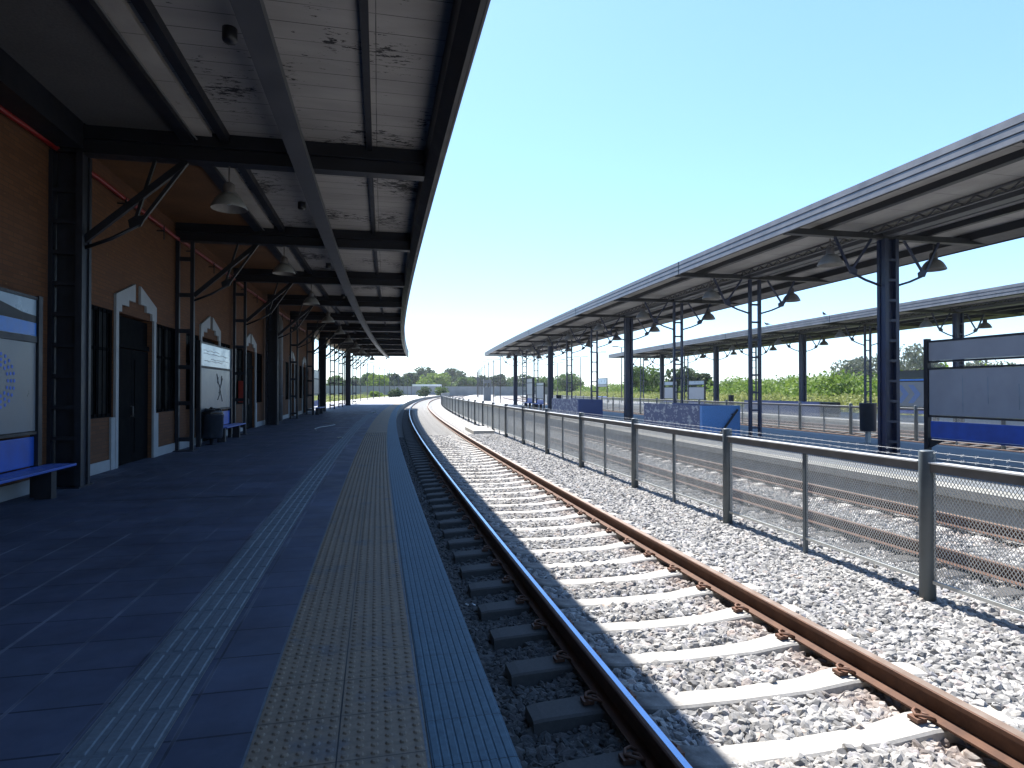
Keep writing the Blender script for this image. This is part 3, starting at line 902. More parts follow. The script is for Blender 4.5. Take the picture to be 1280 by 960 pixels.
for sd, s in (('track', 10.25), ('far', 13.1)):
    for k, t in enumerate(TI[:9]):
        F = frame(s, t + .12, 4.37)
        lb = f'pale bell lamp under the island canopy, {sd} side of its {ORD[k]} column'
        if li is None: li = make_lamp(lb, 'lamps under the island canopy', .625); place(li, F)
        else: copy_thing(li, F, lb, 'lamps under the island canopy')
for sd, s in (('track', 24.3), ('field', 27.5)):
    for k, t in enumerate(TF[1:8]):
        copy_thing(li, frame(s, t + .12, 4.37), f'small bell lamp under the farthest canopy, {sd} side of its {ORD[k]} column', 'lamps under the farthest canopy')

# ------------------------------------------------------------------ station building (straight front)
TB = 13.0
FB = frame(0, TB)
bld = empty('station_building', FB @ Matrix.Translation((-4.83, 0, 0)), 'long orange brick station building with white trimmed doorways in deep shade', 'building')
Y0, Y1, X = -73.0, 34.8, 0.0
doors = [13.92 - TB + 5.55 * k for k in range(6)]
ops = []
for d in doors:
    ops += [(d - 2.24, d - 1.07, .98, 2.97), (d - .93, d + .93, -.02, 2.97), (d + 1.07, d + 2.52, .98, 2.97)]
mb = MB(); y = Y0
def wl(y0, y1, z0, z1):
    if y1 - y0 > .005 and z1 - z0 > .005: mb.box(-.32, 0, y0, y1, z0, z1, 50)
for a_, b_, z0, z1 in ops:
    wl(y, a_, -.1, 5.54); wl(a_, b_, z1, 5.54)
    if z0 > 0: wl(a_, b_, -.1, z0)
    y = b_
wl(y, Y1, -.1, 5.54)
mb.box(-9, -.32, Y1 - .32, Y1, -.1, 5.54, 50); mb.box(-9, -8.7, Y0, Y1 - .32, -.1, 5.54, 50)
mb.box(-8.7, -.32, Y0, Y0 + .3, -.1, 5.54, 50)
mb.build('wall', 'brick', bld)
MB().box(-9.4, .35, Y0 - .3, Y1 + .3, 5.74, 5.9, 50).build('roof', 'roof_metal', bld)
MB().box(-8.69, -.33, Y0 + .31, Y1 - .33, -.05, .004, 50).build('interior_floor', 'dark_joinery', bld)
y = Y0
for d in doors + [Y1 + 1.23]:
    MB().box(.003, .022, y, d - 1.23, 0.003, .20, 50).build('plinth', 'white_trim', bld); y = d + 1.23
dproto = None; wproto = []
def ped(mb, d):
    for sg in (-1, 1):
        P_ = [(1.06, 2.98), (1.06, 3.29), (.14, 3.62), (.14, 3.25), (.46, 3.25), (.46, 3.12), (.80, 3.12), (.80, 2.98)]
        mb.prism_yz([(d + sg * a_, z) for a_, z in P_], .003, .05)
for k, d in enumerate(doors):
    mb = MB(); mb.box(-.12, -.07, d - .9, d - .005, .01, 2.3); mb.box(-.12, -.07, d + .005, d + .9, .01, 2.3)
    mb.box(-.12, -.05, d - .92, d + .92, 2.32, 2.42); mb.box(-.11, -.09, d - .9, d + .9, 2.42, 2.93)
    for q in (-.45, .45):
        for z0, z1 in ((.2, .9), (1.0, 2.1)): mb.box(-.068, -.058, d + q - .3, d + q + .3, z0, z1)
    dr = mb.build('door', 'dark_joinery', bld)
    mb = MB()
    for sg in (-1, 1):
        a0, a1 = sorted((d + sg * .925, d + sg * 1.05)); mb.box(.003, .045, a0, a1, .004, 2.978)
        a0, a1 = sorted((d + sg * 1.053, d + sg * 1.225)); mb.box(.003, .04, a0, a1, .004, .97)
    ped(mb, d)
    mb.build('door_surround', 'white_trim', dr)
    MB().tube([(-.055, d - .06, .95), (-.015, d - .06, .95), (-.015, d - .06, 1.15), (-.055, d - .06, 1.15)], .012, 6).build('handle', 'lamp_metal', dr)
    for a_, b_ in ((d - 2.24, d - 1.07), (d + 1.07, d + 2.52)):
        mb = MB(); mb.box(-.09, -.02, a_, a_ + .07, .98, 2.97); mb.box(-.09, -.02, b_ - .07, b_, .98, 2.97)
        mb.box(-.09, -.02, a_ + .07, b_ - .07, .98, 1.05); mb.box(-.09, -.02, a_ + .07, b_ - .07, 2.9, 2.97)
        mb.box(-.08, -.03, (a_ + b_) / 2 - .03, (a_ + b_) / 2 + .03, 1.05, 2.9); mb.box(-.078, -.035, a_ + .07, b_ - .07, 2.2, 2.26)
        for q in range(1, 6):      # window bars
            yy = a_ + .07 + (b_ - a_ - .14) * q / 6; mb.bar((-.012, yy, 1.0), (-.012, yy, 2.95), .014)
        w = mb.build('window', 'dark_joinery', bld)
        MB().box(-.065, -.055, a_ + .07, b_ - .07, 1.05, 2.9).build('pane', 'dark_glass', w)
# downpipe
mb = MB().tube([(.02, 17.5, 4.95), (.18, 17.5, 4.88), (.26, 17.5, 4.65), (.26, 17.5, .05)], .12, 12)
for z in (1.2, 2.9): mb.lathe([(.125, -.03), (.135, -.03), (.135, .03), (.125, .03)], (.26, 17.5, z), 14)
mb.build('downpipe', 'grey_pipe', bld)
# red fire pipe on brackets
rp = empty('fire_pipe', FB @ Matrix.Translation((-4.83, 0, 5.10)), 'thin red pipe running along the brick wall under the canopy', 'pipe')
MB().tube([(.10 + (.02 * math.sin(i * .9)), -15 + i * 1.0, .012 * i / 4 + random.uniform(-.02, .02)) for i in range(44)], .042, 8).build('pipe_run', 'red_pipe', rp)
pb = None
for i in range(22):
    if pb is None:
        mb = MB(); mb.bar((.0, 0, -.07), (.15, 0, -.07), .025); mb.bar((.15, 0, -.26), (.15, 0, .045), .022)
        pb = mb.build('pipe_bracket', 'canopy_steel', rp)
    else:
        q = pb.copy(); COL.objects.link(q); q.parent = rp
        q.matrix_local = Matrix.Translation((0, 2.1 * i, .0063 * i))
    if i == 0: pb.matrix_local = Matrix.Translation((0, 0, 0))
rp_shift = None
# red hose cabinet
hc = empty('hose_cabinet', FB @ Matrix.Translation((-4.83, 10.35, 1.05)), 'narrow red cabinet on the brick wall beside the second bench board', 'cabinet')
mb = MB()
for a_, b_, z0, z1 in ((-.2, -.15, 0, .75), (.15, .2, 0, .75), (-.15, .15, 0, .05), (-.15, .15, .70, .75)): mb.box(.003, .16, a_, b_, z0, z1)
mb.build('cabinet_frame', 'red_paint', hc)
MB().box(.02, .12, -.149, .149, .051, .699).build('cabinet_door', 'dark_joinery', hc)

# ------------------------------------------------------------------ bench units with boards
def unit(label, s, ta, tb, face, hz, pz, bz, header, panel, seat_z=.43, seat_rng=None, seat_side=1, group=None, post_top=2.78, legs=True):
    """board between two posts on the line s = const from ta to tb; face = +1 looks to +s, -1 to -s"""
    tm = (ta + tb) / 2; F = frame(s, tm); h = (tb - ta) / 2
    root = empty('bench_shelter', F, label, 'bench shelter', group)
    for y in (-h, h): MB().box(-.05, .05, y - .05, y + .05, 0, post_top).build('post', 'unit_frame', root)
    mb = MB()
    for z in (hz[0] - .05, hz[1], pz[0] - .05, pz[1]): mb.box(-.035, .035, -h + .052, h - .052, z + .003, z + .045)
    mb.build('crossbar', 'unit_frame', root)
    hp = MB().box(-.02, .02, -h + .06, h - .06, *hz).build('header_panel', header, root)
    mp = MB().box(-.02, .02, -h + .06, h - .06, *pz).build('info_panel', panel, root, bevel=.006)
    if seat_rng is None: seat_rng = (-h + .1, h - .1)
    y0, y1 = seat_rng
    MB().box(-.03 if seat_side > 0 else -.0, .0 if seat_side > 0 else .03, y0, y1, *bz).build('backrest', 'bench_blue', root, bevel=.008)
    a_, b_ = sorted((seat_side * .02, seat_side * .40))
    mb = MB(); n = 4
    for i in range(n):
        w = (b_ - a_) / n; mb.box(a_ + i * w + .006, a_ + (i + 1) * w - .006, y0 - .04, y1 + .18, seat_z - .035, seat_z)
    mb.build('seat', 'bench_blue', root, bevel=.005)
    for y in (y0 + .15, y1 - .25):
        mb = MB(); mb.box(min(seat_side * .10, seat_side * .30), max(seat_side * .10, seat_side * .30), y - .07, y + .07, .001, seat_z - .038)
        if legs: mb.build('leg', 'unit_frame', root)
    return root, hp, mp, h
uL1, hp, mp, h = unit('blue bench with dotted emblem on its pale board, closest on the left wall', -4.6, 6.7, 9.78, 1, (2.22, 2.72), (.92, 2.13), (.44, .84), 'panel_pale', 'panel_white', seat_rng=(-1.4, 1.6 + .02))
mb = MB().prism_yz([(-h + .07, 2.225), (h - .07, 2.225), (h - .07, 2.40), (h - .5, 2.41), (-h + .07, 2.44)], .0225, .026); mb.build('blue_band', 'panel_blue', hp)
mb = MB().prism_yz([(-h + .07, 2.443), (h - .5, 2.413), (h - .07, 2.403), (h - .07, 2.50), (h - .4, 2.52), (h - .9, 2.60), (-h + .07, 2.66)], .0225, .025); mb.build('dark_reflection', 'ink_and_reflection', hp)  # dark part of a reflection painted on the glossy header
mb = MB()
for ring, nn in ((.34, 22), (.27, 18), (.20, 14)):
    for i in range(nn):
        a_ = 2 * PI * i / nn; mb.lathe([(0, .0), (.021, .0), (.021, .002), (0, .002)], (0, 0, 0), 8) if False else None
        cy, cz = .62 + ring * math.cos(a_), 1.60 + ring * math.sin(a_)
        vs = [(.0225, cy + .024 * math.cos(2 * PI * q / 8), cz + .024 * math.sin(2 * PI * q / 8)) for q in range(8)]
        vs2 = [(.0245, b_, c_) for _, b_, c_ in vs]
        mb.add(vs + vs2, [tuple(range(8)), tuple(range(8, 16))] + [(q, (q + 1) % 8, 8 + (q + 1) % 8, 8 + q) for q in range(8)])
mb.build('dotted_emblem', 'mark_blue', mp)
uL2, hp, mp, h = unit('blue bench with pale header and scribbled grey board behind the dark bin', -4.6, 17.45, 20.75, 1, (2.13, 2.72), (.96, 2.07), (.44, .84), 'panel_sky', 'panel_white', seat_rng=(-.3, 1.85))
mb = MB()
for pts in ([(.0, 1.95), (.15, 1.7), (.35, 1.55), (.3, 1.35), (.1, 1.2)], [(.55, 1.9), (.5, 1.7), (.35, 1.5), (.5, 1.3), (.6, 1.15)], [(.15, 1.85), (.1, 1.7), (.3, 1.62)], [(.2, 1.4), (.45, 1.42)], [(.62, 1.82), (.45, 1.62)]):
    mb.tube([(.024, y, z) for y, z in pts], .011, 5)
mb.build('graffiti', 'ink_and_reflection', mp)
mb = MB()
for z, a_, b_ in ((2.55, -1.3, .3), (2.47, -1.3, 1.2), (2.33, -.6, 1.3), (2.27, -1.2, .6)): mb.tube([(.0225, a_ + (b_ - a_) * i / 8, z + .018 * math.sin(i * 2.3)) for i in range(9)], .006, 4)
mb.build('faint_scrawl', 'panel_grey', hp)
unit('small dark bench unit with white board near the far end of the left platform', -4.3, 38.2, 40.6, 1, (2.2, 2.65), (1.27, 2.14), (.5, .85), 'panel_pale', 'panel_white')
unit('large grey board with bench in front of the nearest island column', 12.0, 8.3, 11.55, -1, (2.13, 2.53), (.93, 1.93), (.44, .80), 'panel_grey', 'panel_grey', seat_side=1, legs=False, post_top=2.62)
isl_u = bpy.data.objects['bench_shelter.003']
mb = MB()
for y in (-1.57, 1.57): mb.prism_yz([(y, .38), (y + (-.35 if y > 0 else .35), .38), (y, .20)], -.02, .02)
mb.build('gusset', 'unit_frame', isl_u)
mb = MB()
for y, z0, z1 in ((.75, 1.0, 1.8), (-.42, 1.1, 1.6), (.2, 1.2, 1.75)): mb.tube([(-.0215, y, z0), (-.0215, y + .01, z1)], .004, 5)
mb.build('scratch', 'panel_pale', isl_u)
u, hp, mp, h = unit('dark headed board with pale double chevron beside the nearest island column', 23.7, 22.9, 25.7, -1, (2.04, 2.34), (.72, 1.86), (.42, .66), 'panel_dark', 'panel_white', seat_side=1, post_top=2.36)
MB().box(-.022, .022, -h + .06, h - .06, 1.90, 1.985).build('blue_stripe', 'panel_blue', u)
mb = MB()
for y in (.35, -.30):
    mb.prism_yz([(y + .42, 1.72), (y + .12, 1.72), (y - .28, 1.30), (y + .12, .88), (y + .42, .88), (y + .04, 1.30)], -.0245, -.0225)
mb.build('chevron', 'chevron_ink', mp)
fc = bpy.data.curves.new('lettering_curve', 'FONT'); fc.body = 'oso'; fc.size = .30; fc.extrude = .002
tmp = bpy.data.objects.new('lettering_curve', fc)
fm = bpy.data.meshes.new_from_object(tmp); bpy.data.objects.remove(tmp)
fo = bpy.data.objects.new('lettering', fm); COL.objects.link(fo); fo.parent = hp
fm.materials.clear(); fm.materials.append(MATS['lettering'])
fo.matrix_local = Matrix(((0, 0, -1, -.023), (-1, 0, 0, h - .38), (0, 1, 0, 2.12), (0, 0, 0, 1)))
for i, (s, ta, tb, lb) in enumerate(((24.0, 44.9, 47.7, 'grey bench board behind the stair wall, standing right of its twin'), (24.0, 50.1, 52.8, 'grey bench board behind the stair wall, standing left of its twin'))):
    unit(lb, s, ta, tb, -1, (1.93, 2.2), (.75, 1.7), (.42, .62), 'panel_pale', 'panel_grey', seat_side=1, post_top=2.25)
unit('taller bench board between the distant island columns', 11.4, 50.0, 52.6, -1, (2.12, 2.42), (1.1, 2.05), (.42, .8), 'panel_grey', 'panel_grey', seat_side=-1, post_top=2.5)
unit('lower bench board between the distant island columns', 11.4, 45.6, 48.4, -1, (1.85, 2.02), (.85, 1.8), (.42, .72), 'panel_pale', 'panel_grey', seat_side=-1, post_top=2.04)
unit('pale board on thin legs far off on the farthest platform', 24.4, 72.0, 76.5, -1, (2.2, 2.9), (1.9, 2.15), (.5, .7), 'panel_pale', 'panel_white', seat_side=1, post_top=2.95)

# ------------------------------------------------------------------ bins
bn = empty('litter_bin', frame(-4.45, 18.1), 'dark round litter bin with a stuffed bag in front of the bench', 'bin')
MB().lathe([(0, .17), (.26, .17), (.285, .22), (.30, .78), (.315, .80), (.315, .83), (.28, .83), (.27, .80), (0, .79)], n=20).build('bin_body', 'bin_plastic', bn)
MB().lathe([(0, 0), (.16, 0), (.16, .012), (.05, .02), (.05, .168), (0, .168)], n=14).build('foot', 'unit_frame', bn)
mb = MB(); mb.lathe([(.27, .79), (.30, .86), (.27, .93), (.18, .97), (.10, .95), (0, 1.0)], n=14)
mb.v = [(x + random.uniform(-.03, .03), y + random.uniform(-.03, .03), z + random.uniform(-.02, .03)) for x, y, z in mb.v]
mb.build('bag', 'bag_plastic', bn)
for s, t, r, lb in ((13.55, 15.1, .22, 'dark round litter bin on a post behind the nearest island column'), (25.2, 43.0, .2, 'small dark litter bin by a farthest canopy column'), (12.4, 45.0, .2, 'small dark litter bin beside the distant island benches')):
    b = empty('litter_bin', frame(s, t), lb, 'bin')
    MB().lathe([(0, .32), (r - .03, .32), (r - .015, .34), (r, 1.08), (r + .012, 1.10), (r - .01, 1.115), (r - .03, 1.08), (0, 1.06)], n=18).build('bin_body', 'bin_plastic', b)
    MB().box(-.05, .05, -.05, .05, 0, .318).build('foot', 'galvanised', b)

# ------------------------------------------------------------------ stair parapets
def stair(label, s0, s1, t0, t1, h, endm, sidem, rail=True):
    b = empty('stair_parapet', frame((s0 + s1) / 2, t0), label, 'stair wall')
    MB().box(s0, s1, t0, t0 + .15, .003, h).build('end_wall', endm, b, True)
    mb = MB(); mb.box(s0, s0 + .15, t0 + .153, t1, .003, h - .004); mb.build('side_wall', sidem, b, True)
    mb = MB(); mb.box(s1 - .15, s1, t0 + .153, t1, .003, h - .004); mb.build('side_wall', 'navy_wall', b, True)
    MB().box(s0 + .152, s1 - .152, t0 + .153, t1, .003, .012).build('stair_floor', 'tar', b, True)
    if rail:
        mb = MB(); mb.bar((s0 + .55, t0 - .06, .02), (s1 - .12, t0 - .06, h - .12), .05)
        mb.bar((s0 + .75, t0 - .05, .22), (s0 + .75, t0 + .0, .22), .03); mb.bar((s1 - .3, t0 - .05, h - .27), (s1 - .3, t0 + .0, h - .27), .03)
        mb.build('handrail', 'canopy_steel', b, True)
    return b
stair('bright blue stair wall with a dark handrail and peeling side on the island platform', 10.0, 11.33, 18.0, 22.6, .98, 'blue_wall', 'peeling_wall')
stair('dull navy and grey stair wall farther along the island platform', 10.0, 11.35, 31.4, 37.2, .98, 'navy_wall', 'peeling_wall', False)
stair('low navy stair wall on the farthest platform', 23.7, 24.9, 30.5, 38.5, .80, 'canopy_steel', 'navy_wall', False)

# ------------------------------------------------------------------ booth, lamp posts
bo = empty('ticket_booth', frame(11.1, 85), 'narrow grey booth with two small windows far along the island platform', 'booth')
mb = MB(); mb.box(-.5, .5, -.5, .5, 0, 1.85); mb.box(-.5, .5, -.5, .5, 2.45, 2.75)
for x in (-.46, .0, .46):
    for y in (-.46, .46): mb.box(x - .04, x + .04, y - .04, y + .04, 1.85, 2.45)
mb.build('booth_body', 'booth_grey', bo); MB().box(-.58, .58, -.58, .58, 2.753, 2.84).build('booth_roof', 'booth_grey', bo)
def lamp_post(h, arm):
    r = empty('lamp_post', Matrix.Identity(4), 'x', 'lamp post')
    MB().tube([(0, 0, 0), (0, 0, h)], [.06, .045], 8).build('pole', 'lamp_post_paint', r)
    MB().tube([(-arm, 0, h + .06), (0, 0, h - .02), (arm, 0, h + .06)], .03, 6).build('arm', 'lamp_post_paint', r)
    for sg in (-1, 1): MB().box(min(sg * arm, sg * (arm + .55)), max(sg * arm, sg * (arm + .55)), -.12, .12, h + .04, h + .11).build('lamp_head', 'lamp_post_paint', r)
    return r
lq = None
for k in range(13):
    F = frame(-5.6, 67 + 7.6 * k)
    lb = f'slim lamp post at the back of the sunny left platform, {ORD[k]} in its row'
    if lq is None: lq = lamp_post(5.3, .35); place(lq, F); lq['label'] = lb; lq['group'] = 'lamp posts on the left platform'
    else: copy_thing(lq, F, lb)
for k in range(13):
    copy_thing(lq, frame(11.3, 70 + 7.6 * k), f'slim lamp post on the sunny end of the island platform, {ORD[k]} in its row', 'lamp posts on the island platform')
for k in range(6):
    copy_thing(lq, frame(26.2, 72 + 11 * k) @ Matrix.Scale(1.25, 4), f'tall lamp post on the open end of the farthest platform, {ORD[k]} in its row', 'lamp posts on the farthest platform')

# ------------------------------------------------------------------ small things
def bird(label, s, t, z, rz):
    mb = MB(); pts = [(0, -.16, .10), (0, -.10, .11), (0, -.03, .125), (0, .05, .13), (0, .10, .15), (0, .125, .19), (0, .145, .215), (0, .17, .21), (0, .195, .205)]
    mb.tube(pts, [.012, .03, .055, .062, .05, .03, .028, .018, .004], 8)
    mb.prism_xz([(-.02, .10), (.02, .10), (.03, .085), (-.03, .085)], -.26, -.14)
    for x in (-.02, .02): mb.bar((x, .03, .0), (x, .03, .08), .008)
    o = mb.build('bird', 'bird_feather', None, False, base=Vector((0, 0, 0))); place(o, frame(s, t, z, rz)); tag(o, label, 'bird')
bird('small dark bird on the farthest canopy edge, left of the other', 22.95, 34.5, 5.41, 1.2)
bird('small dark bird on the farthest canopy edge, right of the other', 22.95, 29.2, 5.41, 2.0)
mb = MB().tube([(-2.75, 29.5, .008), (-2.2, 28.3, .008), (-2.0, 27.4, .008), (-2.15, 26.4, .008), (-2.42, 25.6, .008), (-2.5, 24.6, .008), (-2.3, 23.4, .008)], .010, 6)
o = mb.build('cord', 'cord_white', None, True, base=M(-2.3, 26)); tag(o, 'thin white cord lying bent on the shaded platform', 'cord')
def scrap(label, s, t, z, sc, mat):
    mb = MB(); n = 5; vs = [((i - 2) * sc / 4 + random.uniform(-.2, .2) * sc, (j - 2) * sc / 5 + random.uniform(-.15, .15) * sc, random.uniform(.004, .35 * sc)) for i in range(n) for j in range(n)]
    mb.add(vs, [(i * n + j, i * n + j + 1, (i + 1) * n + j + 1, (i + 1) * n + j) for i in range(n - 1) for j in range(n - 1)])
    o = mb.build('litter_scrap', mat, None, False, base=Vector((0, 0, 0)), fix=False); place(o, frame(s, t, z)); tag(o, label, 'litter')
scrap('crumpled white scrap on the ballast under the platform edge', .80, 3.05, -.49, .10, 'paper')
scrap('small white scrap on the ballast between platform and rail, further off', .86, 5.6, -.49, .07, 'paper')
scrap('pale scrap on the guiding strip of the platform', -1.2, 19.6, .004, .16, 'paper')
scrap('pale scrap on the shaded platform near its sunny end', -.9, 40.5, .004, .3, 'paper')

# ------------------------------------------------------------------ trees and scrub
def cards(pts, size, rngv, flat=0.0):
    """small two-triangle leaf clumps at points"""
    n = len(pts); a_ = rngv.normal(size=(n, 3)); a_ /= np.linalg.norm(a_, axis=1)[:, None]
    b_ = rngv.normal(size=(n, 3)); b_ -= (a_ * b_).sum(1)[:, None] * a_; b_ /= np.linalg.norm(b_, axis=1)[:, None]
    sz = size * rngv.uniform(.55, 1.35, size=(n, 1))
    q = np.stack([pts - a_ * sz, pts + b_ * sz * .55, pts + a_ * sz, pts - b_ * sz * .55], 1).reshape(-1, 3)
    return q
def card_mesh(name, q, mat):
    me = bpy.data.meshes.new(name); n = len(q) // 4
    me.vertices.add(len(q)); me.vertices.foreach_set('co', q.astype(np.float32).ravel())
    me.loops.add(len(q)); me.loops.foreach_set('vertex_index', np.arange(len(q), dtype=np.int32))
    me.polygons.add(n); me.polygons.foreach_set('loop_start', np.arange(0, len(q), 4, dtype=np.int32))
    me.polygons.foreach_set('loop_total', np.full(n, 4, dtype=np.int32))
    me.materials.append(MATS[mat]); me.update(); me.validate(); return me
def crown_points(h, w, n, rv, base=.25):
    k = rv.integers(9, 15); C = []
    for i in range(k):
        a_ = rv.uniform(0, 2 * PI); r_ = w / 2 * math.sqrt(rv.uniform(0, 1)) * .72; z = h * rv.uniform(base + .12, .88)
        f = 1 - abs((z / h - .55)) * .9
        C.append((r_ * f * math.cos(a_), r_ * f * math.sin(a_), z, w * rv.uniform(.16, .30)))
    C = np.array(C); idx = rv.integers(0, k, n); d = rv.normal(size=(n, 3)); d /= np.linalg.norm(d, axis=1)[:, None]
    rad = C[idx, 3][:, None] * rv.uniform(.35, 1.05, size=(n, 1)) ** .6
    p = C[idx, :3] + d * rad * np.array([1, 1, .8]); return p, C
def make_tree(label, h, w, leaf, n=2600, lsz=.30, group=None, seed=0):
    rv = np.random.default_rng(seed); root = empty('tree', Matrix.Identity(4), label, 'tree', group)
    p, C = crown_points(h, w, n, rv); p[:, 2] = np.maximum(p[:, 2], .5)
    o = bpy.data.objects.new('crown', card_mesh('crown', cards(p, lsz, rv), leaf)); COL.objects.link(o); o.parent = root
    mb = MB(); mb.tube([(0, 0, -.3), (.05, .03, h * .2), (.0, .08, h * .45), (.06, .0, h * .75)], [h * .03, h * .024, h * .016, h * .005], 7)
    for c in C[:7]:
        z0 = h * rv.uniform(.2, .5); mb.tube([(0, 0, z0), (c[0] * .5, c[1] * .5, (z0 + c[2]) / 2 + .1), (c[0], c[1], c[2])], [h * .013, h * .009, h * .003], 5)
    mb.build('trunk', 'bark', root); return root
CY = math.radians(TH)
SHR = []
def at_view(px, Z):
    xc = (px - 640) / 773 * Z
    return Vector((xc * math.cos(CY) + Z * math.sin(CY), -xc * math.sin(CY) + Z * math.cos(CY), -.2))
for px, Z, h, w, lf, lb in ((494, 118, 1.5, 3.2, 'leaf_dark', 'low dark shrub in the field behind the left lamp posts'), (531, 128, 1.9, 4.0, 'leaf_dark', 'low dark shrub at the back of the sunny platform near the bend'),
        (552, 150, 2.2, 4.6, 'leaf_mid', 'low green shrub above the bend of the track'), (470, 125, 1.2, 2.6, 'leaf_scrub', 'small yellow green shrub in the field, left of the dark one')):
    SHR.append((px, Z, h, w, lf, lb))
# (direction, distance, height, width, leaf, label)
TL = [
 (424, 150, 5.6, 8, 'leaf_mid', 'mid green tree seen through the open end of the left canopy'),
 (437, 165, 6.0, 8, 'leaf_dark', 'dark rounded tree left of the brightest one behind the lamp posts'),
 (449, 175, 5.6, 7, 'leaf_mid', 'small mid green tree beside the brightest lamp post tree'),
 (462, 160, 7.6, 8, 'leaf_mid', 'upright green tree rising behind the brightest one, left treeline'),
 (472, 140, 6.3, 9, 'leaf_bright', 'brightest yellow green tree behind the left lamp posts'),
 (483, 170, 6.6, 7, 'leaf_dark', 'dark tree just right of the brightest lamp post tree'),
 (492, 165, 7.4, 8, 'leaf_dark', 'pointed dark tree in the middle of the left treeline'),
 (503, 175, 6.4, 8, 'leaf_mid', 'low mid green tree between two dark ones, left treeline'),
 (513, 185, 8.4, 10, 'leaf_dark', 'dark tree behind the last left lamp posts'),
 (526, 190, 10.4, 15, 'leaf_dark', 'tallest dark round tree above the bend of the track'),
 (541, 200, 8.6, 12, 'leaf_mid', 'mid green tree right of the tallest one above the track bend'),
 (548, 170, 7.0, 14, 'leaf_bright', 'broad bright green tree above the bend of the track'),
 (557, 190, 9.0, 9, 'leaf_dark', 'dark tree peering over the broad bright one'),
 (566, 205, 10.6, 11, 'leaf_dark', 'tall dark tree right of the broad bright one'),
 (574, 185, 8.6, 9, 'leaf_dark', 'dark narrow tree above the far end of the mesh fence'),
 (583, 175, 6.6, 10, 'leaf_mid', 'low green tree above the far end of the mesh fence'),
 (597, 200, 7.0, 12, 'leaf_dark', 'bluish dark tree behind the island lamp posts, left one'),
 (610, 210, 6.4, 11, 'leaf_grey', 'greyish tree behind the island lamp posts'),
 (622, 190, 8.2, 8, 'leaf_dark', 'single dark tree right of the narrow grey booth'),
 (639, 200, 6.0, 12, 'leaf_mid', 'green tree behind the distant island columns, left one'),
 (658, 180, 6.4, 13, 'leaf_dark', 'dark tree behind the distant island bench boards'),
 (690, 150, 5.6, 12, 'leaf_mid', 'rounded green tree right of the distant island bench boards'),
 (712, 140, 5.6, 12, 'leaf_mid', 'rounded green tree behind the pale far board'),
 (800, 105, 5.3, 8, 'leaf_mid', 'lone dark green tree behind the second stair wall'),
 (853, 95, 4.6, 5, 'leaf_dark', 'dark bushy tree left of the palm'),
 (876, 96, 4.3, 4, 'leaf_dark', 'dark bushy tree right of the palm'),
 (1063, 150, 8.0, 11, 'leaf_grey', 'grey green tree left of the nearest island column, in the distance'),
 (1084, 155, 9.6, 13, 'leaf_grey', 'tall grey green tree partly hidden by the nearest island column'),
 (1133, 150, 11.4, 17, 'leaf_grey', 'tallest grey green tree right of the nearest island column'),
 (1165, 150, 8.0, 10, 'leaf_grey', 'grey green tree behind the large grey board post'),
 (1240, 140, 7.4, 14, 'leaf_grey', 'grey green tree behind the large grey board'),
]
for i, (px, Z, h, w, lf, lb) in enumerate(TL):
    if px < 720: Z *= 1.38
    r = make_tree(lb, h + .2, w, lf, int(1500 + w * 130), .22 + Z * .0011, 'distant trees', 100 + i)
    place(r, Matrix.Translation(at_view(px, Z)))
for i, (px, Z, h, w, lf, lb) in enumerate(SHR):
    r = make_tree(lb, h, w, lf, 900, .22, 'field shrubs', 300 + i); r.name = 'shrub'; r['category'] = 'shrub'
    place(r, Matrix.Translation(at_view(px, Z)))
# palm
pl = empty('palm_tree', Matrix.Translation(at_view(864, 100)), 'palm with arching fronds between two dark bushy trees', 'palm')
MB().tube([(0, 0, -.2), (.05, 0, 2), (0, 0, 3.9)], [.35, .28, .24], 9).build('trunk', 'palm_trunk', pl)
mb = MB(); rv = random.Random(4)
for i in range(42):
    a_ = rv.uniform(0, 2 * PI); el = rv.uniform(-.2, 1.35); Lf = rv.uniform(1.7, 2.4); pts = []
    for k in range(7):
        u = k / 6; r_ = Lf * u * math.cos(el) + .0; z = 3.9 + Lf * u * math.sin(el) - 1.0 * u * u
        pts.append(Vector((r_ * math.cos(a_), r_ * math.sin(a_), z)))
    sd = Vector((-math.sin(a_), math.cos(a_), 0))
    for k in range(6):
        for m_ in range(3):
            c = pts[k].lerp(pts[k + 1], m_ / 3); ln = .42 * math.sin(PI * (k + m_ / 3 + .8) / 7.2) + .05; d = (pts[k + 1] - pts[k]).normalized()
            for sg in (-1, 1):
                e = c + sd * sg * ln + d * ln * .5 - Vector((0, 0, .12)); mb.add([c, c + d * .07, e], [(0, 1, 2)])
mb.build('fronds', 'leaf_dark', pl, fix=False)

# scrub belt beyond the farthest platform: one mass nobody could count
def mass(name, label, cat, pts, size, mat):
    o = bpy.data.objects.new(name, card_mesh(name, cards(pts, size, rng), mat)); COL.objects.link(o); return tag(o, label, cat, kind='stuff')
def st_arr(s, t, z):
    a_ = t / R; return np.stack([R - (R - s) * np.cos(a_), (R - s) * np.sin(a_), z], 1)
P_ = []
for i in range(330):
    s = rng.uniform(39, 74); t = rng.uniform(12, 185); h = rng.uniform(1.7, 3.3) + (s - 39) * .025; w = rng.uniform(1.6, 3.6)
    n = int(230 * w / 2); d = rng.normal(size=(n, 3)); d /= np.linalg.norm(d, axis=1)[:, None]; rad = rng.uniform(.3, 1, (n, 1)) ** .5
    e = d * rad * np.array([w, w, h * .55]); z = np.maximum(e[:, 2] + h * .5, 0.02)
    P_.append(st_arr(s + e[:, 0], t + e[:, 1], z + rng.uniform(0, .5) * (rng.random(n) > .9)))
mass('scrub_thicket', 'dense green scrub growing beyond the farthest platform', 'scrub', np.concatenate(P_), .20, 'leaf_scrub')
n = 62000
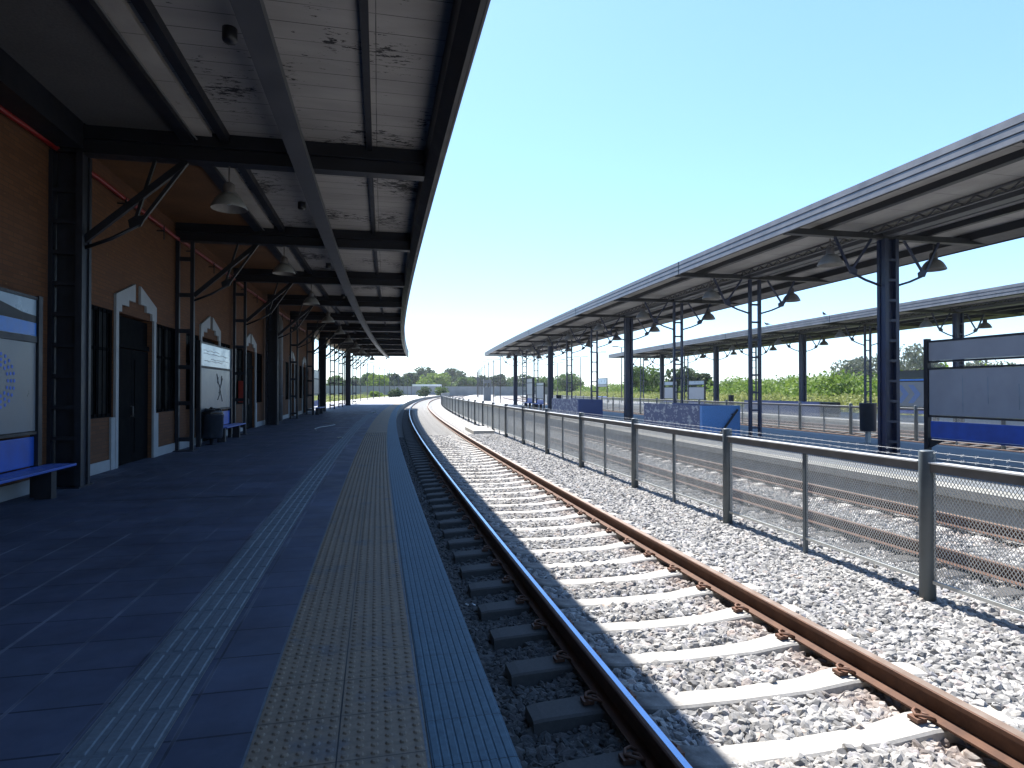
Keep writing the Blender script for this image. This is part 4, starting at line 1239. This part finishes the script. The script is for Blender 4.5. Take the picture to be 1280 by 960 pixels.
s = 30.5 + 12 * rng.random(n) ** 1.2; t = rng.uniform(8, 160, n); clump = .5 + .5 * np.sin(s * 1.7 + np.sin(t * .6) * 2) * np.sin(t * .45)
mass('tall_grass', 'tall yellow green grass and weeds behind the farthest platform', 'grass', st_arr(s, t, rng.uniform(0, 1, n) ** 1.3 * (.45 + .85 * clump)), .13, 'grass_tall')
n = 26000
s = -9.3 - 45 * rng.random(n) ** 1.5; t = rng.uniform(58, 190, n); cl = np.clip(np.sin(t * .23 + s * .2) * np.sin(s * .33 + 1), 0, 1)
mass('field_grass', 'dry grass tufts on the field behind the left platform', 'grass', st_arr(s, t, rng.random(n) * (.12 + .9 * cl ** 2)), .13, 'grass_tall')

# far wall and a white roofed building
fw = MB(); a_ = at_view(380, 150); b_ = at_view(535, 185); c_ = at_view(690, 205)
for p, q in ((a_, b_), (b_, c_)): fw.bar((p.x, p.y, 1.15), (q.x, q.y, 1.15), .3, 2.9)
o = fw.build('boundary_wall', 'far_wall', None, False, base=Vector((0, 0, 0))); tag(o, 'long grey boundary wall in front of the distant treeline', 'wall')
wb = empty('white_building', Matrix.Translation(at_view(534, 197)) @ Matrix.Rotation(-.3, 4, 'Z'), 'low white flat roofed building above the bend of the track', 'building')
MB().box(-3.6, 3.6, -3, 3, -.2, 2.9, 50).build('wall', 'far_wall', wb); MB().box(-4.0, 4.0, -3.4, 3.4, 2.903, 3.5, 50).build('roof', 'white_building', wb)
for x in (-1.7, 1.5): MB().box(x - .5, x + .5, -3.04, -3.003, .9, 1.8).build('window', 'dark_glass', wb)

# ------------------------------------------------------------------ light, sky, camera
SUN = Vector((-.115, .72, 1.0)).normalized()
el = math.asin(SUN.z); az = math.atan2(SUN.x, SUN.y)
w = bpy.data.worlds.new('World'); scene.world = w; w.use_nodes = True
nt = w.node_tree; bg = nt.nodes['Background']; sky = nt.nodes.new('ShaderNodeTexSky'); sky.sky_type = 'NISHITA'
sky.sun_disc = False; sky.sun_elevation = el; sky.sun_rotation = az
sky.altitude = 20; sky.air_density = 1.0; sky.dust_density = 0.2; sky.ozone_density = 5.0
mxs = nt.nodes.new('ShaderNodeMix'); mxs.data_type = 'RGBA'; mxs.inputs[0].default_value = .54
mxs.inputs[7].default_value = (.50, 1.12, 2.25, 1)
nt.links.new(sky.outputs[0], mxs.inputs[6]); nt.links.new(mxs.outputs[2], bg.inputs[0]); bg.inputs[1].default_value = .145
sl = bpy.data.lights.new('sun', 'SUN'); sl.energy = 4.4; sl.angle = math.radians(.53); sl.color = (1, .965, .91)
so = bpy.data.objects.new('sun', sl); COL.objects.link(so); so.rotation_euler = SUN.to_track_quat('Z', 'Y').to_euler(); so.location = (0, 0, 30)

cam = bpy.data.cameras.new('camera'); co = bpy.data.objects.new('camera', cam); COL.objects.link(co)
cam.sensor_width = 36; cam.lens = 773 / 1280 * 36; cam.clip_start = .05; cam.clip_end = 4000
co.location = (0, 0, EYE); co.rotation_euler = (math.radians(90) + math.atan(7.6 / 773), 0, -math.radians(TH))
scene.camera = co
vs = scene.view_settings; vs.view_transform = 'Standard'; vs.look = 'None'; vs.exposure = 1.6; vs.gamma = 1; vs.use_curve_mapping = False
if HAZE:
    hz = MB().box(-760, 760, -140, 420, -1.8, 16, 1e6).build('haze', 'dirt_ground', None, False, base=Vector((0, 0, 0)))
    hm = bpy.data.materials.new('haze_air'); hm.use_nodes = True; hm.node_tree.nodes.clear()
    vo = hm.node_tree.nodes.new('ShaderNodeVolumePrincipled'); ou = hm.node_tree.nodes.new('ShaderNodeOutputMaterial')
    vo.inputs['Color'].default_value = (.86, .92, 1, 1); vo.inputs['Density'].default_value = .00025; vo.inputs['Anisotropy'].default_value = .2
    hm.node_tree.links.new(vo.outputs[0], ou.inputs['Volume'])
    hz.data.materials.clear(); hz.data.materials.append(hm); tag(hz, 'thin pale summer haze over the station', 'haze', kind='stuff')
cy = scene.cycles; cy.max_bounces = 6; cy.diffuse_bounces = 3; cy.glossy_bounces = 2; cy.transmission_bounces = 3; cy.use_denoising = True
cy.sample_clamp_indirect = 4
